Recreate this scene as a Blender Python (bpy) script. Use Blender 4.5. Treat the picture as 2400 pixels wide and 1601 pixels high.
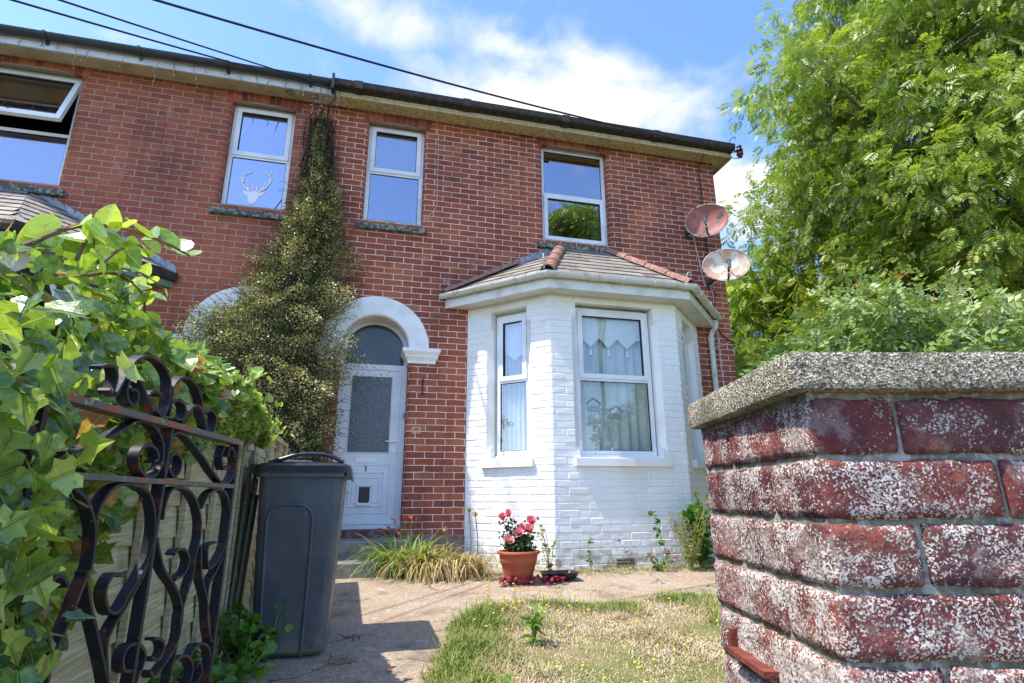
import bpy, math, random
import numpy as np
from mathutils import Vector, Matrix, noise as mnoise
R = math.radians
rng = np.random.default_rng(11)
random.seed(5)
S = bpy.context.scene
for o in list(bpy.data.objects): bpy.data.objects.remove(o)

# ---------------------------------------------------------------- camera
yaw, pit, rol = R(14.205), R(15.619), R(-0.2975)
CAM = np.array([0.0, -6.41, 0.70])
fw = np.array([math.sin(yaw)*math.cos(pit), math.cos(yaw)*math.cos(pit), math.sin(pit)])
rt = np.array([math.cos(yaw), -math.sin(yaw), 0.0]); up = np.cross(rt, fw)
rt, up = math.cos(rol)*rt+math.sin(rol)*up, -math.sin(rol)*rt+math.cos(rol)*up
cd = bpy.data.cameras.new('camera'); cam = bpy.data.objects.new('camera', cd)
S.collection.objects.link(cam); S.camera = cam
cd.sensor_width = 36; cd.lens = 36*1308.03/2400; cd.clip_start = 0.02; cd.clip_end = 3000
m = Matrix.Identity(4)
for i in range(3):
    m[i][0] = rt[i]; m[i][1] = up[i]; m[i][2] = -fw[i]; m[i][3] = CAM[i]
cam.matrix_world = m

# ---------------------------------------------------------------- light
SUN_EL, SUN_AZ = R(60), R(262)          # azimuth clockwise from +Y
to_sun = Vector((math.sin(SUN_AZ)*math.cos(SUN_EL), math.cos(SUN_AZ)*math.cos(SUN_EL), math.sin(SUN_EL)))
sd = bpy.data.lights.new('sun', 'SUN'); sd.energy = 2.0; sd.angle = R(0.53); sd.color = (1.0, 0.93, 0.82)
so = bpy.data.objects.new('sun', sd); S.collection.objects.link(so)
so.rotation_euler = to_sun.to_track_quat('Z', 'Y').to_euler()

W = bpy.data.worlds.new('World'); S.world = W; W.use_nodes = True
nt = W.node_tree; nt.nodes.clear()
def N(t, **k):
    n = nt.nodes.new(t)
    for a, b in k.items(): setattr(n, a, b)
    return n
def L(a, b): nt.links.new(a, b)
sky = N('ShaderNodeTexSky', sky_type='NISHITA', sun_disc=False, sun_elevation=SUN_EL, sun_rotation=SUN_AZ,
        air_density=1.0, dust_density=0.6, ozone_density=2.2, altitude=50)
tc = N('ShaderNodeTexCoord'); sp = N('ShaderNodeSeparateXYZ'); L(tc.outputs['Generated'], sp.inputs[0])
def M(op, a, b=None, c=None, clamp=False):
    n = N('ShaderNodeMath', operation=op, use_clamp=clamp)
    for i, v in enumerate((a, b, c)):
        if v is None: continue
        if isinstance(v, (int, float)): n.inputs[i].default_value = v
        else: L(v, n.inputs[i])
    return n.outputs[0]
zz = M('MAXIMUM', M('ADD', sp.outputs[2], 0.1), 0.05)
px_ = M('DIVIDE', sp.outputs[0], zz); py_ = M('DIVIDE', sp.outputs[1], zz)
cb = N('ShaderNodeCombineXYZ'); L(px_, cb.inputs[0]); L(py_, cb.inputs[1])
n1 = N('ShaderNodeTexNoise'); L(cb.outputs[0], n1.inputs['Vector']); n1.inputs['Scale'].default_value = 5.0
n1.inputs['Detail'].default_value = 9; n1.inputs['Roughness'].default_value = 0.56; n1.inputs['Distortion'].default_value = 0.25
n2 = N('ShaderNodeTexNoise'); L(cb.outputs[0], n2.inputs['Vector']); n2.inputs['Scale'].default_value = 1.1
n2.inputs['Detail'].default_value = 3
# (x, y, rx, ry, weight) patches where the cloud layer gathers
BL = [(0.38, 1.04, 0.34, 0.15, 0.60), (0.22, 0.90, 0.12, 0.045, 0.36), (-.02, 0.88, 0.24, 0.08, 0.36), (0.95, 1.24, 0.30, 0.22, 0.50),
      (0.10, 1.04, 0.18, 0.06, 0.34), (0.42, 0.90, 0.14, 0.08, 0.40), (0.70, 0.97, 0.12, 0.05, 0.20), (0.12, 0.78, .12, .03, .2), (-0.45, 1.03, 0.16, 0.03, 0.16)]
acc = None
for x, y, rx, ry, w in BL:
    dx = M('DIVIDE', M('SUBTRACT', px_, x), rx); dy = M('DIVIDE', M('SUBTRACT', py_, y), ry)
    r2 = M('ADD', M('MULTIPLY', dx, dx), M('MULTIPLY', dy, dy))
    g = M('MULTIPLY', M('EXPONENT', M('MULTIPLY', r2, -1.0)), w)
    acc = g if acc is None else M('MAXIMUM', acc, g)
val = M('ADD', M('ADD', n1.outputs['Fac'], acc), M('MULTIPLY', n2.outputs['Fac'], 0.15))
mr = N('ShaderNodeMapRange', interpolation_type='SMOOTHSTEP'); L(val, mr.inputs[0])
mr.inputs[1].default_value = 0.64; mr.inputs[2].default_value = 1.10
hs = N('ShaderNodeHueSaturation'); hs.inputs['Saturation'].default_value = 1.16; hs.inputs['Hue'].default_value = 0.508; hs.inputs['Value'].default_value = 0.84
L(sky.outputs[0], hs.inputs['Color'])
mx = N('ShaderNodeMix', data_type='RGBA'); L(mr.outputs[0], mx.inputs[0]); L(hs.outputs[0], mx.inputs[6])
mx.inputs[7].default_value = (2.25, 2.27, 2.32, 1)
bg = N('ShaderNodeBackground'); L(mx.outputs[2], bg.inputs[0]); bg.inputs[1].default_value = 0.15
wo = N('ShaderNodeOutputWorld'); L(bg.outputs[0], wo.inputs[0])

S.view_settings.view_transform = 'Standard'; S.view_settings.look = 'None'
S.view_settings.gamma = 1; S.view_settings.exposure = 1.78
S.render.engine = 'CYCLES'
S.cycles.max_bounces = 6; S.cycles.transparent_max_bounces = 10; S.cycles.caustics_reflective = False; S.cycles.caustics_refractive = False

# ---------------------------------------------------------------- materials
def rgb(h):
    h = h.lstrip('#'); v = [int(h[i:i+2], 16)/255 for i in (0, 2, 4)]
    return tuple((c/12.92 if c <= .04045 else ((c+.055)/1.055)**2.4) for c in v)+(1,)
class Mat:
    def __init__(s, name, rough=0.7, metal=0.0, spec=0.5):
        s.m = bpy.data.materials.new(name); s.m.use_nodes = True; s.t = s.m.node_tree
        s.p = s.t.nodes['Principled BSDF']; s.p.inputs['Roughness'].default_value = rough
        s.p.inputs['Metallic'].default_value = metal; s.p.inputs['Specular IOR Level'].default_value = spec
        s.out = s.t.nodes['Material Output']; s._c = None
    def n(s, t, ins=None, **k):
        x = s.t.nodes.new(t)
        for a, b in k.items(): setattr(x, a, b)
        for a, b in (ins or {}).items():
            if hasattr(b, 'is_output') or isinstance(b, bpy.types.NodeSocket): s.t.links.new(b, x.inputs[a])
            else: x.inputs[a].default_value = b
        return x
    def link(s, a, b): s.t.links.new(a, b)
    @property
    def obj(s):
        if s._c is None: s._c = s.n('ShaderNodeTexCoord')
        return s._c.outputs['Object']
    @property
    def uv(s):
        if s._c is None: s._c = s.n('ShaderNodeTexCoord')
        return s._c.outputs['UV']
    def noise(s, scale, detail=4, rough=.55, vec=None, dist=0.0, out='Fac'):
        return s.n('ShaderNodeTexNoise', {'Vector': vec or s.obj, 'Scale': scale, 'Detail': detail, 'Roughness': rough, 'Distortion': dist}).outputs[out]
    def ramp(s, fac, stops, interp='LINEAR'):
        r = s.n('ShaderNodeValToRGB', {0: fac}); e = r.color_ramp; e.interpolation = interp
        while len(e.elements) > 1: e.elements.remove(e.elements[-1])
        e.elements[0].position = stops[0][0]; e.elements[0].color = stops[0][1]
        for p, c in stops[1:]:
            q = e.elements.new(p); q.color = c
        return r.outputs[0]
    def mix(s, f, a, b, mode='MIX'):
        x = s.n('ShaderNodeMix', data_type='RGBA', blend_type=mode)
        for i, v in ((0, f), (6, a), (7, b)):
            if isinstance(v, bpy.types.NodeSocket): s.link(v, x.inputs[i])
            else: x.inputs[i].default_value = v
        return x.outputs[2]
    def math(s, op, a, b=0.0, c=0.0, clamp=False):
        x = s.n('ShaderNodeMath', operation=op, use_clamp=clamp)
        for i, v in enumerate((a, b, c)):
            if isinstance(v, bpy.types.NodeSocket): s.link(v, x.inputs[i])
            else: x.inputs[i].default_value = v
        return x.outputs[0]
    def mask(s, fac, lo, hi):
        return s.n('ShaderNodeMapRange', {0: fac, 1: lo, 2: hi}).outputs[0]
    def color(s, c):
        if isinstance(c, bpy.types.NodeSocket): s.link(c, s.p.inputs['Base Color'])
        else: s.p.inputs['Base Color'].default_value = c
        return s
    def bump(s, h, dist=0.01, strength=1.0):
        b = s.n('ShaderNodeBump', {'Height': h, 'Distance': dist, 'Strength': strength})
        s.link(b.outputs[0], s.p.inputs['Normal']); return s
G = lambda v: (v, v, v, 1)

def brick_mat(name, stops, mortar, msize, soot=0.5, w=.225, seed=0.0):
    a = Mat(name, .85, spec=.25)
    wob = a.noise(9.0, 2, vec=a.uv, out='Color')
    v = a.n('ShaderNodeVectorMath', {0: wob, 1: (.5, .5, .5)}, operation='SUBTRACT').outputs[0]
    v = a.n('ShaderNodeVectorMath', {0: v, 1: (.012, .012, 0)}, operation='MULTIPLY').outputs[0]
    v = a.n('ShaderNodeVectorMath', {0: a.uv, 1: v}, operation='ADD').outputs[0]
    v = a.n('ShaderNodeVectorMath', {0: v, 1: (seed, 0, 0)}, operation='ADD').outputs[0]
    b = a.n('ShaderNodeTexBrick', {'Vector': v, 'Color1': G(0), 'Color2': G(1), 'Mortar': G(.5), 'Scale': 1.0,
            'Mortar Size': msize, 'Mortar Smooth': .25, 'Bias': 0, 'Brick Width': w, 'Row Height': .075})
    b.offset = .5
    n_ = a.noise(38, 4); n3 = a.noise(1.3, 4); n4 = a.noise(7, 3)
    f = a.math('ADD', a.math('MULTIPLY', b.outputs['Color'], .75), a.math('MULTIPLY', n4, .35))
    col = a.ramp(f, stops)
    col = a.mix(a.math('MULTIPLY', a.mask(n_, .42, .72), .35), col, rgb('#5a2c22'))
    mo = a.mix(a.mask(a.noise(3.1, 4), .5, .75), mortar, tuple(.55*c for c in mortar[:3])+(1,))
    fac = a.math('MULTIPLY', b.outputs['Fac'], a.mask(a.noise(14, 3), .22, .36))
    col = a.mix(fac, col, mo)
    col = a.mix(a.math('MULTIPLY', a.mask(a.noise(.8, 3), .46, .62), .38), col, a.mix(b.outputs['Fac'], rgb('#c46a45'), mortar))
    st = a.noise(2.2, 5, vec=a.n('ShaderNodeMapping', {'Vector': a.obj, 'Scale': (3.0, 3.0, .35)}).outputs[0])
    col = a.mix(a.math('MULTIPLY', a.mask(st, .52, .70), .42), col, rgb('#5b3a33'))
    col = a.mix(a.math('MULTIPLY', a.mask(a.noise(5, 6), .60, .72), .30), col, rgb('#c8a48e'))
    dark = a.math('MULTIPLY', a.mask(n3, .50, .72), soot)
    col = a.mix(dark, col, rgb('#4a2f2a'), 'MIX')
    a.color(col)
    h = a.math('SUBTRACT', a.math('ADD', a.math('MULTIPLY', n_, .25), a.math('MULTIPLY', a.noise(120, 2), .12)), b.outputs['Fac'])
    a.bump(h, .006, .9)
    return a.m
RED = [(0.0, rgb('#6f3a34')), (0.14, rgb('#8b4a40')), (.35, rgb('#904938')), (.6, rgb('#9d523e')), (.82, rgb('#aa5e43')), (1.0, rgb('#b86f4b'))]
RED2 = [(0.0, rgb('#743f38')), (0.14, rgb('#935046')), (.4, rgb('#954f40')), (.75, rgb('#a45a46')), (1.0, rgb('#af684f'))]
MB_R = brick_mat('brick_cream_mortar', RED, rgb('#e8dccb'), .0047, .40, seed=.07)
MB_L = brick_mat('brick_grey_mortar', RED2, rgb('#ab9b86'), .0058, .30, seed=.11)

def arch_brick_mat():
    a = Mat('arch_brick', .85, spec=.25)
    col = a.ramp(a.n('ShaderNodeSeparateXYZ', {0: a.uv}).outputs[0], RED)
    col = a.mix(a.math('MULTIPLY', a.mask(a.noise(30), .4, .7), .5), col, rgb('#4a241c'))
    a.color(col).bump(a.noise(60), .004); return a.m
M_ARCH = arch_brick_mat()

def white_paint_mat(name='white_masonry_paint', base='#eeece8'):
    a = Mat(name, .6, spec=.35)
    c = a.mix(a.mask(a.noise(2.2, 6), .52, .8), rgb(base), rgb('#dcd6ca'))
    c = a.mix(a.math('MULTIPLY', a.mask(a.noise(90, 3), .66, .76), .6), c, rgb('#9a9486'))
    z = a.n('ShaderNodeSeparateXYZ', {0: a.obj}).outputs[2]
    low = a.math('MULTIPLY', a.mask(z, .32, .0), a.mask(a.noise(16, 5), .42, .62))
    c = a.mix(low, c, rgb('#8d8566'))
    a.color(c); a.bump(a.math('ADD', a.noise(60, 4), a.math('MULTIPLY', a.noise(220, 2), .35)), .0035, .8); return a.m
M_WP = white_paint_mat()

def simple(name, col, col2=None, scale=20, rough=.6, bump=0, bs=80, metal=0, spec=.5, lo=.45, hi=.65):
    a = Mat(name, rough, metal, spec)
    if col2: a.color(a.mix(a.mask(a.noise(scale, 5), lo, hi), rgb(col), rgb(col2)))
    else: a.color(rgb(col))
    if bump: a.bump(a.noise(bs, 4), bump)
    return a.m
M_UPVC = simple('white_upvc', '#e9eaec', '#d8d8d6', 3, .32, spec=.5)
M_UPVC2 = simple('weathered_upvc', '#dddcd6', '#b9b7a8', 6, .38, lo=.5, hi=.75)
M_GASKET = simple('black_gasket', '#17181b', rough=.6)
M_DOOR = simple('door_upvc', '#dadce0', '#cfd2d8', 3, .34)
M_STUCCO = simple('painted_stucco', '#edebe8', '#dedbd6', 5, .6, .002, 60)
M_SILL = None
def lichen_mat(name, base, l1, l2):
    a = Mat(name, .85)
    c = a.mix(a.mask(a.noise(24, 5), .48, .54), rgb(base), rgb(l1))
    c = a.mix(a.mask(a.noise(41, 4), .56, .6), c, rgb(l2))
    a.color(c).bump(a.noise(60, 4), .004); return a.m
M_SILL = lichen_mat('slate_sill_lichen', '#4a5058', '#8d8f78', '#3a3f3a')
M_SLATE = None
def slate_mat():
    a = Mat('roof_slate', .7)
    u = a.n('ShaderNodeSeparateXYZ', {0: a.uv}).outputs[0]
    c = a.ramp(u, [(0, rgb('#77706a')), (.4, rgb('#8b837b')), (.75, rgb('#9c948a')), (1, rgb('#6c635e'))])
    c = a.mix(a.mask(a.noise(14, 5), .5, .72), c, rgb('#a99c84'))
    c = a.mix(a.math('MULTIPLY', a.mask(a.noise(55, 3), .6, .68), .7), c, rgb('#5c5148'))
    a.color(c).bump(a.noise(40, 4), .004); return a.m
M_SLATE = slate_mat()
M_HIP = simple('terracotta_ridge', '#86594a', '#a88b7c', 30, .85, .004, 70, lo=.4, hi=.7)
M_LEAD = simple('lead_flashing', '#878c94', '#a9adb2', 18, .55, .003, 40)
M_FASC_R = lichen_mat('peeling_cream_fascia', '#cfc19a', '#b8a880', '#ddd3b8')
M_SOFF_R = lichen_mat('stained_soffit', '#c4b68c', '#a89a70', '#d6caa6')
M_FASC_L = simple('white_fascia', '#d6d8de', '#c5c7cc', 5, .45)
M_SOFF_L = simple('beige_soffit', '#b9b096', '#a69c80', 6, .6)
M_GUT_B = simple('black_gutter', '#33383c', '#272b2e', 7, .45)
M_GUT_IRON = simple('rusty_iron_gutter', '#2c2824', '#4a3d33', 14, .85, .004, 50)
M_GUT_W = simple('white_gutter', '#d6d5ce', '#a9a694', 9, .4, lo=.5, hi=.74)
M_TEAL = simple('faded_teal_paint', '#5f7a76', '#8a8f78', 16, .8, .002, 60)
M_ROOF = simple('roof_tiles', '#4d4743', '#5e5751', 8, .85)
M_CONC = simple('step_concrete', '#83827b', '#6b6c66', 9, .9, .004, 90)
M_REDSTEP = simple('red_painted_step', '#5d2f2e', '#7a6a62', 14, .75)
M_DARKROOM = simple('dark_interior', '#3c3d40', rough=.95)
M_BLACK = simple('black_plastic', '#1b1c1f', rough=.4)
M_WIRE = simple('black_cable', '#131417', rough=.5)
M_WIREW = simple('white_cable', '#d2d0cc', '#b3b0a8', 10, .5)
M_IRONHOOK = simple('galvanised_hook', '#a9abae', '#87898c', 20, .45, metal=.3)
M_PORC = simple('brown_porcelain', '#3a1714', rough=.18)
M_CHROME = simple('satin_metal', '#b8bcc2', rough=.3, metal=.8)

def glass_mat(name, fac=.5, tint='#ffffff', rough=0.0, bump=0):
    a = Mat(name); t = a.t
    t.nodes.remove(a.p)
    tr = a.n('ShaderNodeBsdfTransparent', {'Color': rgb(tint)}); gl = a.n('ShaderNodeBsdfGlossy', {'Color': (.70, .69, .76, 1), 'Roughness': rough})
    if bump:
        b = a.n('ShaderNodeBump', {'Height': a.noise(bump, 2, dist=.3), 'Distance': .004, 'Strength': .6}); a.link(b.outputs[0], gl.inputs['Normal'])
    else:
        b = a.n('ShaderNodeBump', {'Height': a.noise(1.3, 2), 'Distance': .0015, 'Strength': .5}); a.link(b.outputs[0], gl.inputs['Normal'])
    mxs = a.n('ShaderNodeMixShader', {0: fac, 1: tr.outputs[0], 2: gl.outputs[0]})
    a.link(mxs.outputs[0], a.out.inputs[0]); return a.m
M_GLASS = glass_mat('window_glass', .42)
M_GLASS_LOW = glass_mat('window_glass_low_sheen', .10)
M_GLASS_MID = glass_mat('window_glass_side', .16)
def obscure():
    a = Mat('obscured_glass', .22, spec=.9)
    a.color(rgb('#3c4148'))
    v = a.n('ShaderNodeTexVoronoi', {'Vector': a.obj, 'Scale': 75}, feature='SMOOTH_F1').outputs[0]
    a.bump(a.math('ADD', v, a.noise(50, 3)), .006, .8); return a.m
M_OBS = obscure()
M_FAN = simple('fanlight_glass', '#3b3c3d', '#474745', 3, .12, spec=.6)
def curtain_mat(name, c1, c2):
    a = Mat(name, .9); a.color(a.mix(a.mask(a.noise(3, 2), .4, .6), rgb(c1), rgb(c2))); return a.m
M_NET = curtain_mat('net_curtain', '#bcc8bd', '#a9b8ac')
M_BLIND = curtain_mat('pale_blind', '#dbe6dd', '#cfdad2')
M_VENET = curtain_mat('venetian_blind', '#c2c5cc', '#b1b5bf')
M_GREENC = curtain_mat('green_curtain', '#7fa08c', '#5f8270')
M_ORN = simple('ornament_wire', '#59635e', rough=.5)
M_DECAL = simple('white_vinyl', '#f2f0f6', rough=.6)

def leaf_mat(name, stops, trans=.35, rough=.45, gloss=.5, vein=None):
    a = Mat(name, rough, spec=gloss)
    su = a.n('ShaderNodeSeparateXYZ', {0: a.uv}); u = su.outputs[0]
    c = a.ramp(u, stops)
    if vein: c = a.mix(a.math('MULTIPLY', a.mask(a.noise(vein, 4), .45, .7), .4), c, tuple(x*1.5 for x in stops[len(stops)//2][1][:3])+(1,))
    if vein:
        av = a.math('ABSOLUTE', su.outputs[1])
        c = a.mix(a.math('MULTIPLY', a.mask(av, .035, .008), .6), c, rgb('#c9d48c'))
        c = a.mix(a.math('MULTIPLY', a.mask(a.noise(150, 3), .62, .66), .5), c, rgb('#7a6a3c'))
        a.bump(a.math('ADD', a.math('MULTIPLY', a.noise(90, 3), .6), a.mask(av, .0, .06)), .003, .8)
    a.color(c)
    tl = a.n('ShaderNodeBsdfTranslucent'); tcol = a.mix(1.0, c, (1.35, 1.45, .60, 1), 'MULTIPLY'); a.link(tcol, tl.inputs[0])
    mx_ = a.n('ShaderNodeMixShader', {0: trans, 1: a.p.outputs[0], 2: tl.outputs[0]})
    a.link(mx_.outputs[0], a.out.inputs[0]); return a.m
M_ASH = leaf_mat('ash_leaf', [(0, rgb('#5f7332')), (.35, rgb('#7f933a')), (.7, rgb('#9cad48')), (.93, rgb('#b8bd5c')), (1, rgb('#8a7a3c'))], .36, .4, .6)
M_ASH2 = leaf_mat('far_leaf', [(0, rgb('#6a8034')), (.4, rgb('#88a03e')), (.8, rgb('#a6b84c')), (1, rgb('#b5b85a'))], .42)
M_ROSE = leaf_mat('bramble_leaf', [(0, rgb('#587040')), (.4, rgb('#788e4e')), (.75, rgb('#98aa66')), (.95, rgb('#b7bb92')), (1, rgb('#a0805a'))], .25)
M_IVY = leaf_mat('ivy_leaf', [(0, rgb('#3f5c38')), (.25, rgb('#587a3c')), (.5, rgb('#7d9a42')), (.75, rgb('#a9bd54')), (.97, rgb('#d0db70')), (1, rgb('#b57a54'))], .34, .26, .9, 60)
M_COT = leaf_mat('wire_plant_leaf', [(0, rgb('#445030')), (.3, rgb('#5f6a3a')), (.6, rgb('#838450')), (.82, rgb('#aea36e')), (1, rgb('#cdbd8c'))], .2, .35, .7)
M_WEED = leaf_mat('weed_leaf', [(0, rgb('#3f6a26')), (.5, rgb('#5c8a30')), (1, rgb('#86a845'))], .35)
M_STRAW = leaf_mat('dry_blade', [(0, rgb('#7d8a45')), (.2, rgb('#a08f5a')), (.6, rgb('#c3a877')), (1, rgb('#dcc79d'))], .3, .7)
M_LILY = leaf_mat('lily_blade', [(0, rgb('#5f8a35')), (.6, rgb('#86a64c')), (1, rgb('#b5b070'))], .35, .5)
M_GRASS = leaf_mat('grass_blade', [(0, rgb('#647c36')), (.28, rgb('#869348')), (.48, rgb('#ab9d74')), (.75, rgb('#beab8a')), (1, rgb('#d6c6a8'))], .08, .75, .2)
M_BARK = simple('ash_bark', '#7c7767', '#5e584a', 14, .9, .01, 30)
M_TWIG = simple('brown_twig', '#6b5138', '#8a6f4d', 12, .8)
M_TWIGD = simple('dark_twig', '#2b2419', '#453824', 12, .9)
M_STEMG = simple('green_stem', '#6f8a3d', '#8a9a52', 12, .7)

# ---------------------------------------------------------------- mesh builder
ORI = {}
class MB:
    def __init__(s): s.V = []; s.F = []; s.Z = []; s.UV = []; s.MI = []; s.nv = 0
    def add(s, V, F, uv=None, mi=0):
        """V list of 3d; F list of index tuples; uv per-loop list or a single pair"""
        V = np.asarray(V, float).reshape(-1, 3)
        lp = [i+s.nv for f in F for i in f]
        s.V.append(V); s.F.append(np.array(lp, np.int64)); s.Z.append(np.array([len(f) for f in F], np.int64))
        n = len(lp)
        if uv is None: uv = np.zeros((n, 2))
        else:
            uv = np.asarray(uv, float)
            if uv.ndim == 1: uv = np.tile(uv, (n, 1))
        s.UV.append(uv); s.MI.append(np.full(len(F), mi, np.int32)); s.nv += len(V); return s
    def quad(s, a, b, c, d, uv=None, mi=0): return s.add([a, b, c, d], [(0, 1, 2, 3)], uv, mi)
    def box(s, x0, x1, y0, y1, z0, z1, uv=None, mi=0):
        V = [(x0,y0,z0),(x1,y0,z0),(x1,y1,z0),(x0,y1,z0),(x0,y0,z1),(x1,y0,z1),(x1,y1,z1),(x0,y1,z1)]
        F = [(0,3,2,1),(4,5,6,7),(0,1,5,4),(1,2,6,5),(2,3,7,6),(3,0,4,7)]
        return s.add(V, F, uv, mi)
    def obox(s, O, A, B, C_, uv=None, mi=0):
        """box from corner O spanned by vectors A,B,C"""
        O, A, B, C_ = (np.asarray(v, float) for v in (O, A, B, C_))
        V = [O, O+A, O+A+B, O+B, O+C_, O+A+C_, O+A+B+C_, O+B+C_]
        return s.add(V, [(0,3,2,1),(4,5,6,7),(0,1,5,4),(1,2,6,5),(2,3,7,6),(3,0,4,7)], uv, mi)
    def tube(s, pts, r, n=8, cap=True, mi=0, uv=None):
        P = np.asarray(pts, float); k = len(P)
        rr = np.full(k, r, float) if np.isscalar(r) else np.asarray(r, float)
        T = np.gradient(P, axis=0); T /= np.linalg.norm(T, axis=1)[:, None]+1e-12
        ref = np.array([0, 0, 1.0]) if abs(T[0][2]) < .9 else np.array([1.0, 0, 0])
        V = []; prev = None
        for i in range(k):
            a = ref if prev is None else prev
            u = a-T[i]*(a@T[i]); u /= np.linalg.norm(u)+1e-12; prev = u; w = np.cross(T[i], u)
            for j in range(n):
                th = 2*math.pi*j/n; V.append(P[i]+rr[i]*(math.cos(th)*u+math.sin(th)*w))
        F = [(i*n+j, i*n+(j+1) % n, (i+1)*n+(j+1) % n, (i+1)*n+j) for i in range(k-1) for j in range(n)]
        if cap: F += [tuple(range(n-1, -1, -1)), tuple((k-1)*n+j for j in range(n))]
        return s.add(V, F, uv, mi)
    def prism(s, poly, O, A, B, D, uv=None, mi=0):
        """polygon in plane (A,B) at O, extruded by D"""
        O, A, B, D = (np.asarray(v, float) for v in (O, A, B, D)); n = len(poly)
        V = [O+A*p[0]+B*p[1] for p in poly]+[O+A*p[0]+B*p[1]+D for p in poly]
        F = [tuple(range(n-1, -1, -1)), tuple(range(n, 2*n))]+[(i, (i+1) % n, n+(i+1) % n, n+i) for i in range(n)]
        return s.add(V, F, uv, mi)
    def lathe(s, prof, c, n=32, mi=0):
        V = [(c[0]+r*math.cos(2*math.pi*j/n), c[1]+r*math.sin(2*math.pi*j/n), c[2]+z) for r, z in prof for j in range(n)]
        F = [(i*n+j, i*n+(j+1) % n, (i+1)*n+(j+1) % n, (i+1)*n+j) for i in range(len(prof)-1) for j in range(n)]
        return s.add(V, F, None, mi)
    def strip(s, pts, nrm, w, t, mi=0):
        """flat bar following pts (in a plane with normal nrm): w wide along the normal, t thick"""
        P = np.asarray(pts, float); nrm = np.asarray(nrm, float)
        T = np.gradient(P, axis=0); T /= np.linalg.norm(T, axis=1)[:, None]; Q = np.cross(T, nrm)
        V = []
        for p, q in zip(P, Q):
            V += [p+q*t/2+nrm*w/2, p-q*t/2+nrm*w/2, p-q*t/2-nrm*w/2, p+q*t/2-nrm*w/2]
        F = [(i*4+j, i*4+(j+1) % 4, (i+1)*4+(j+1) % 4, (i+1)*4+j) for i in range(len(P)-1) for j in range(4)]
        k = len(P)-1; F += [(3, 2, 1, 0), (4*k, 4*k+1, 4*k+2, 4*k+3)]
        return s.add(V, F, None, mi)
    def scatter(s, tv, tf, pos, Rm, scale, rnd, mi=0):
        """instances of template (tv,tf) baked in; pos (n,3), Rm (n,3,3), scale (n,), rnd (n,)"""
        tv = np.asarray(tv, float); n = len(pos); k = len(tv)
        V = np.einsum('nij,kj->nki', Rm, tv)*np.asarray(scale)[:, None, None]+np.asarray(pos)[:, None, :]
        lp = np.array([i for f in tf for i in f], np.int64); sz = np.array([len(f) for f in tf], np.int64)
        Fx = (lp[None, :]+(np.arange(n)*k)[:, None]+s.nv).ravel()
        s.V.append(V.reshape(-1, 3)); s.F.append(Fx); s.Z.append(np.tile(sz, n))
        uv = np.zeros((n*len(lp), 2)); uv[:, 0] = np.repeat(rnd, len(lp)); uv[:, 1] = np.tile(tv[lp, 0], n); s.UV.append(uv)
        s.MI.append(np.full(n*len(sz), mi, np.int32)); s.nv += n*k; return s
    def build(s, name, mats, parent=None, smooth=False):
        V = np.concatenate(s.V); F = np.concatenate(s.F); Z = np.concatenate(s.Z); UV = np.concatenate(s.UV)
        o3 = np.array(ORI.get(parent.name, (0, 0, 0))) if parent else np.zeros(3)
        me = bpy.data.meshes.new(name)
        me.vertices.add(len(V)); me.vertices.foreach_set('co', (V-o3).astype(np.float32).ravel())
        me.loops.add(len(F)); me.loops.foreach_set('vertex_index', F.astype(np.int32))
        me.polygons.add(len(Z)); st = np.concatenate([[0], np.cumsum(Z)[:-1]])
        me.polygons.foreach_set('loop_start', st.astype(np.int32))
        me.polygons.foreach_set('material_index', np.concatenate(s.MI))
        me.polygons.foreach_set('use_smooth', np.full(len(Z), smooth))
        ul = me.uv_layers.new(name='UVMap'); ul.data.foreach_set('uv', UV.astype(np.float32).ravel())
        me.update(calc_edges=True); me.validate()
        for mm in (mats if isinstance(mats, (list, tuple)) else [mats]): me.materials.append(mm)
        o = bpy.data.objects.new(name, me); S.collection.objects.link(o)
        if parent: o.parent = parent
        ORI[o.name] = tuple(o3)
        return o
def tag(o, label=None, cat=None, group=None, kind=None):
    if label: o['label'] = label
    if cat: o['category'] = cat
    if group: o['group'] = group
    if kind: o['kind'] = kind
    return o
def thing(name, loc, label, cat, group=None):
    o = bpy.data.objects.new(name, None); o.empty_display_size = .2; S.collection.objects.link(o)
    o.location = loc; ORI[o.name] = tuple(loc); return tag(o, label, cat, group)
def smooth_path(P, k=6):
    P = np.asarray(P, float); n = len(P)
    E = np.vstack([2*P[0]-P[1], P, 2*P[-1]-P[-2]]); out = []
    for i in range(n-1):
        a, b, c, d = E[i], E[i+1], E[i+2], E[i+3]
        for j in range(k):
            t = j/k
            out.append(.5*((2*b)+(-a+c)*t+(2*a-5*b+4*c-d)*t*t+(-a+3*b-3*c+d)*t**3))
    out.append(P[-1]); return np.array(out)
def rotm(n, yawr=(0, 2*math.pi), tilt=None):
    """random orientation matrices; tilt = (mean, sd) of the leaf normal from vertical"""
    a = rng.uniform(*yawr, n); t = rng.normal(tilt[0], tilt[1], n) if tilt else np.arccos(rng.uniform(-1, 1, n)); s_ = rng.uniform(0, 2*math.pi, n)
    def rz(a):
        c, s = np.cos(a), np.sin(a); z = np.zeros_like(a); o = np.ones_like(a)
        return np.stack([np.stack([c, -s, z], -1), np.stack([s, c, z], -1), np.stack([z, z, o], -1)], 1)
    def rx(a):
        c, s = np.cos(a), np.sin(a); z = np.zeros_like(a); o = np.ones_like(a)
        return np.stack([np.stack([o, z, z], -1), np.stack([z, c, -s], -1), np.stack([z, s, c], -1)], 1)
    return rz(a) @ rx(t) @ rz(s_)
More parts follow.
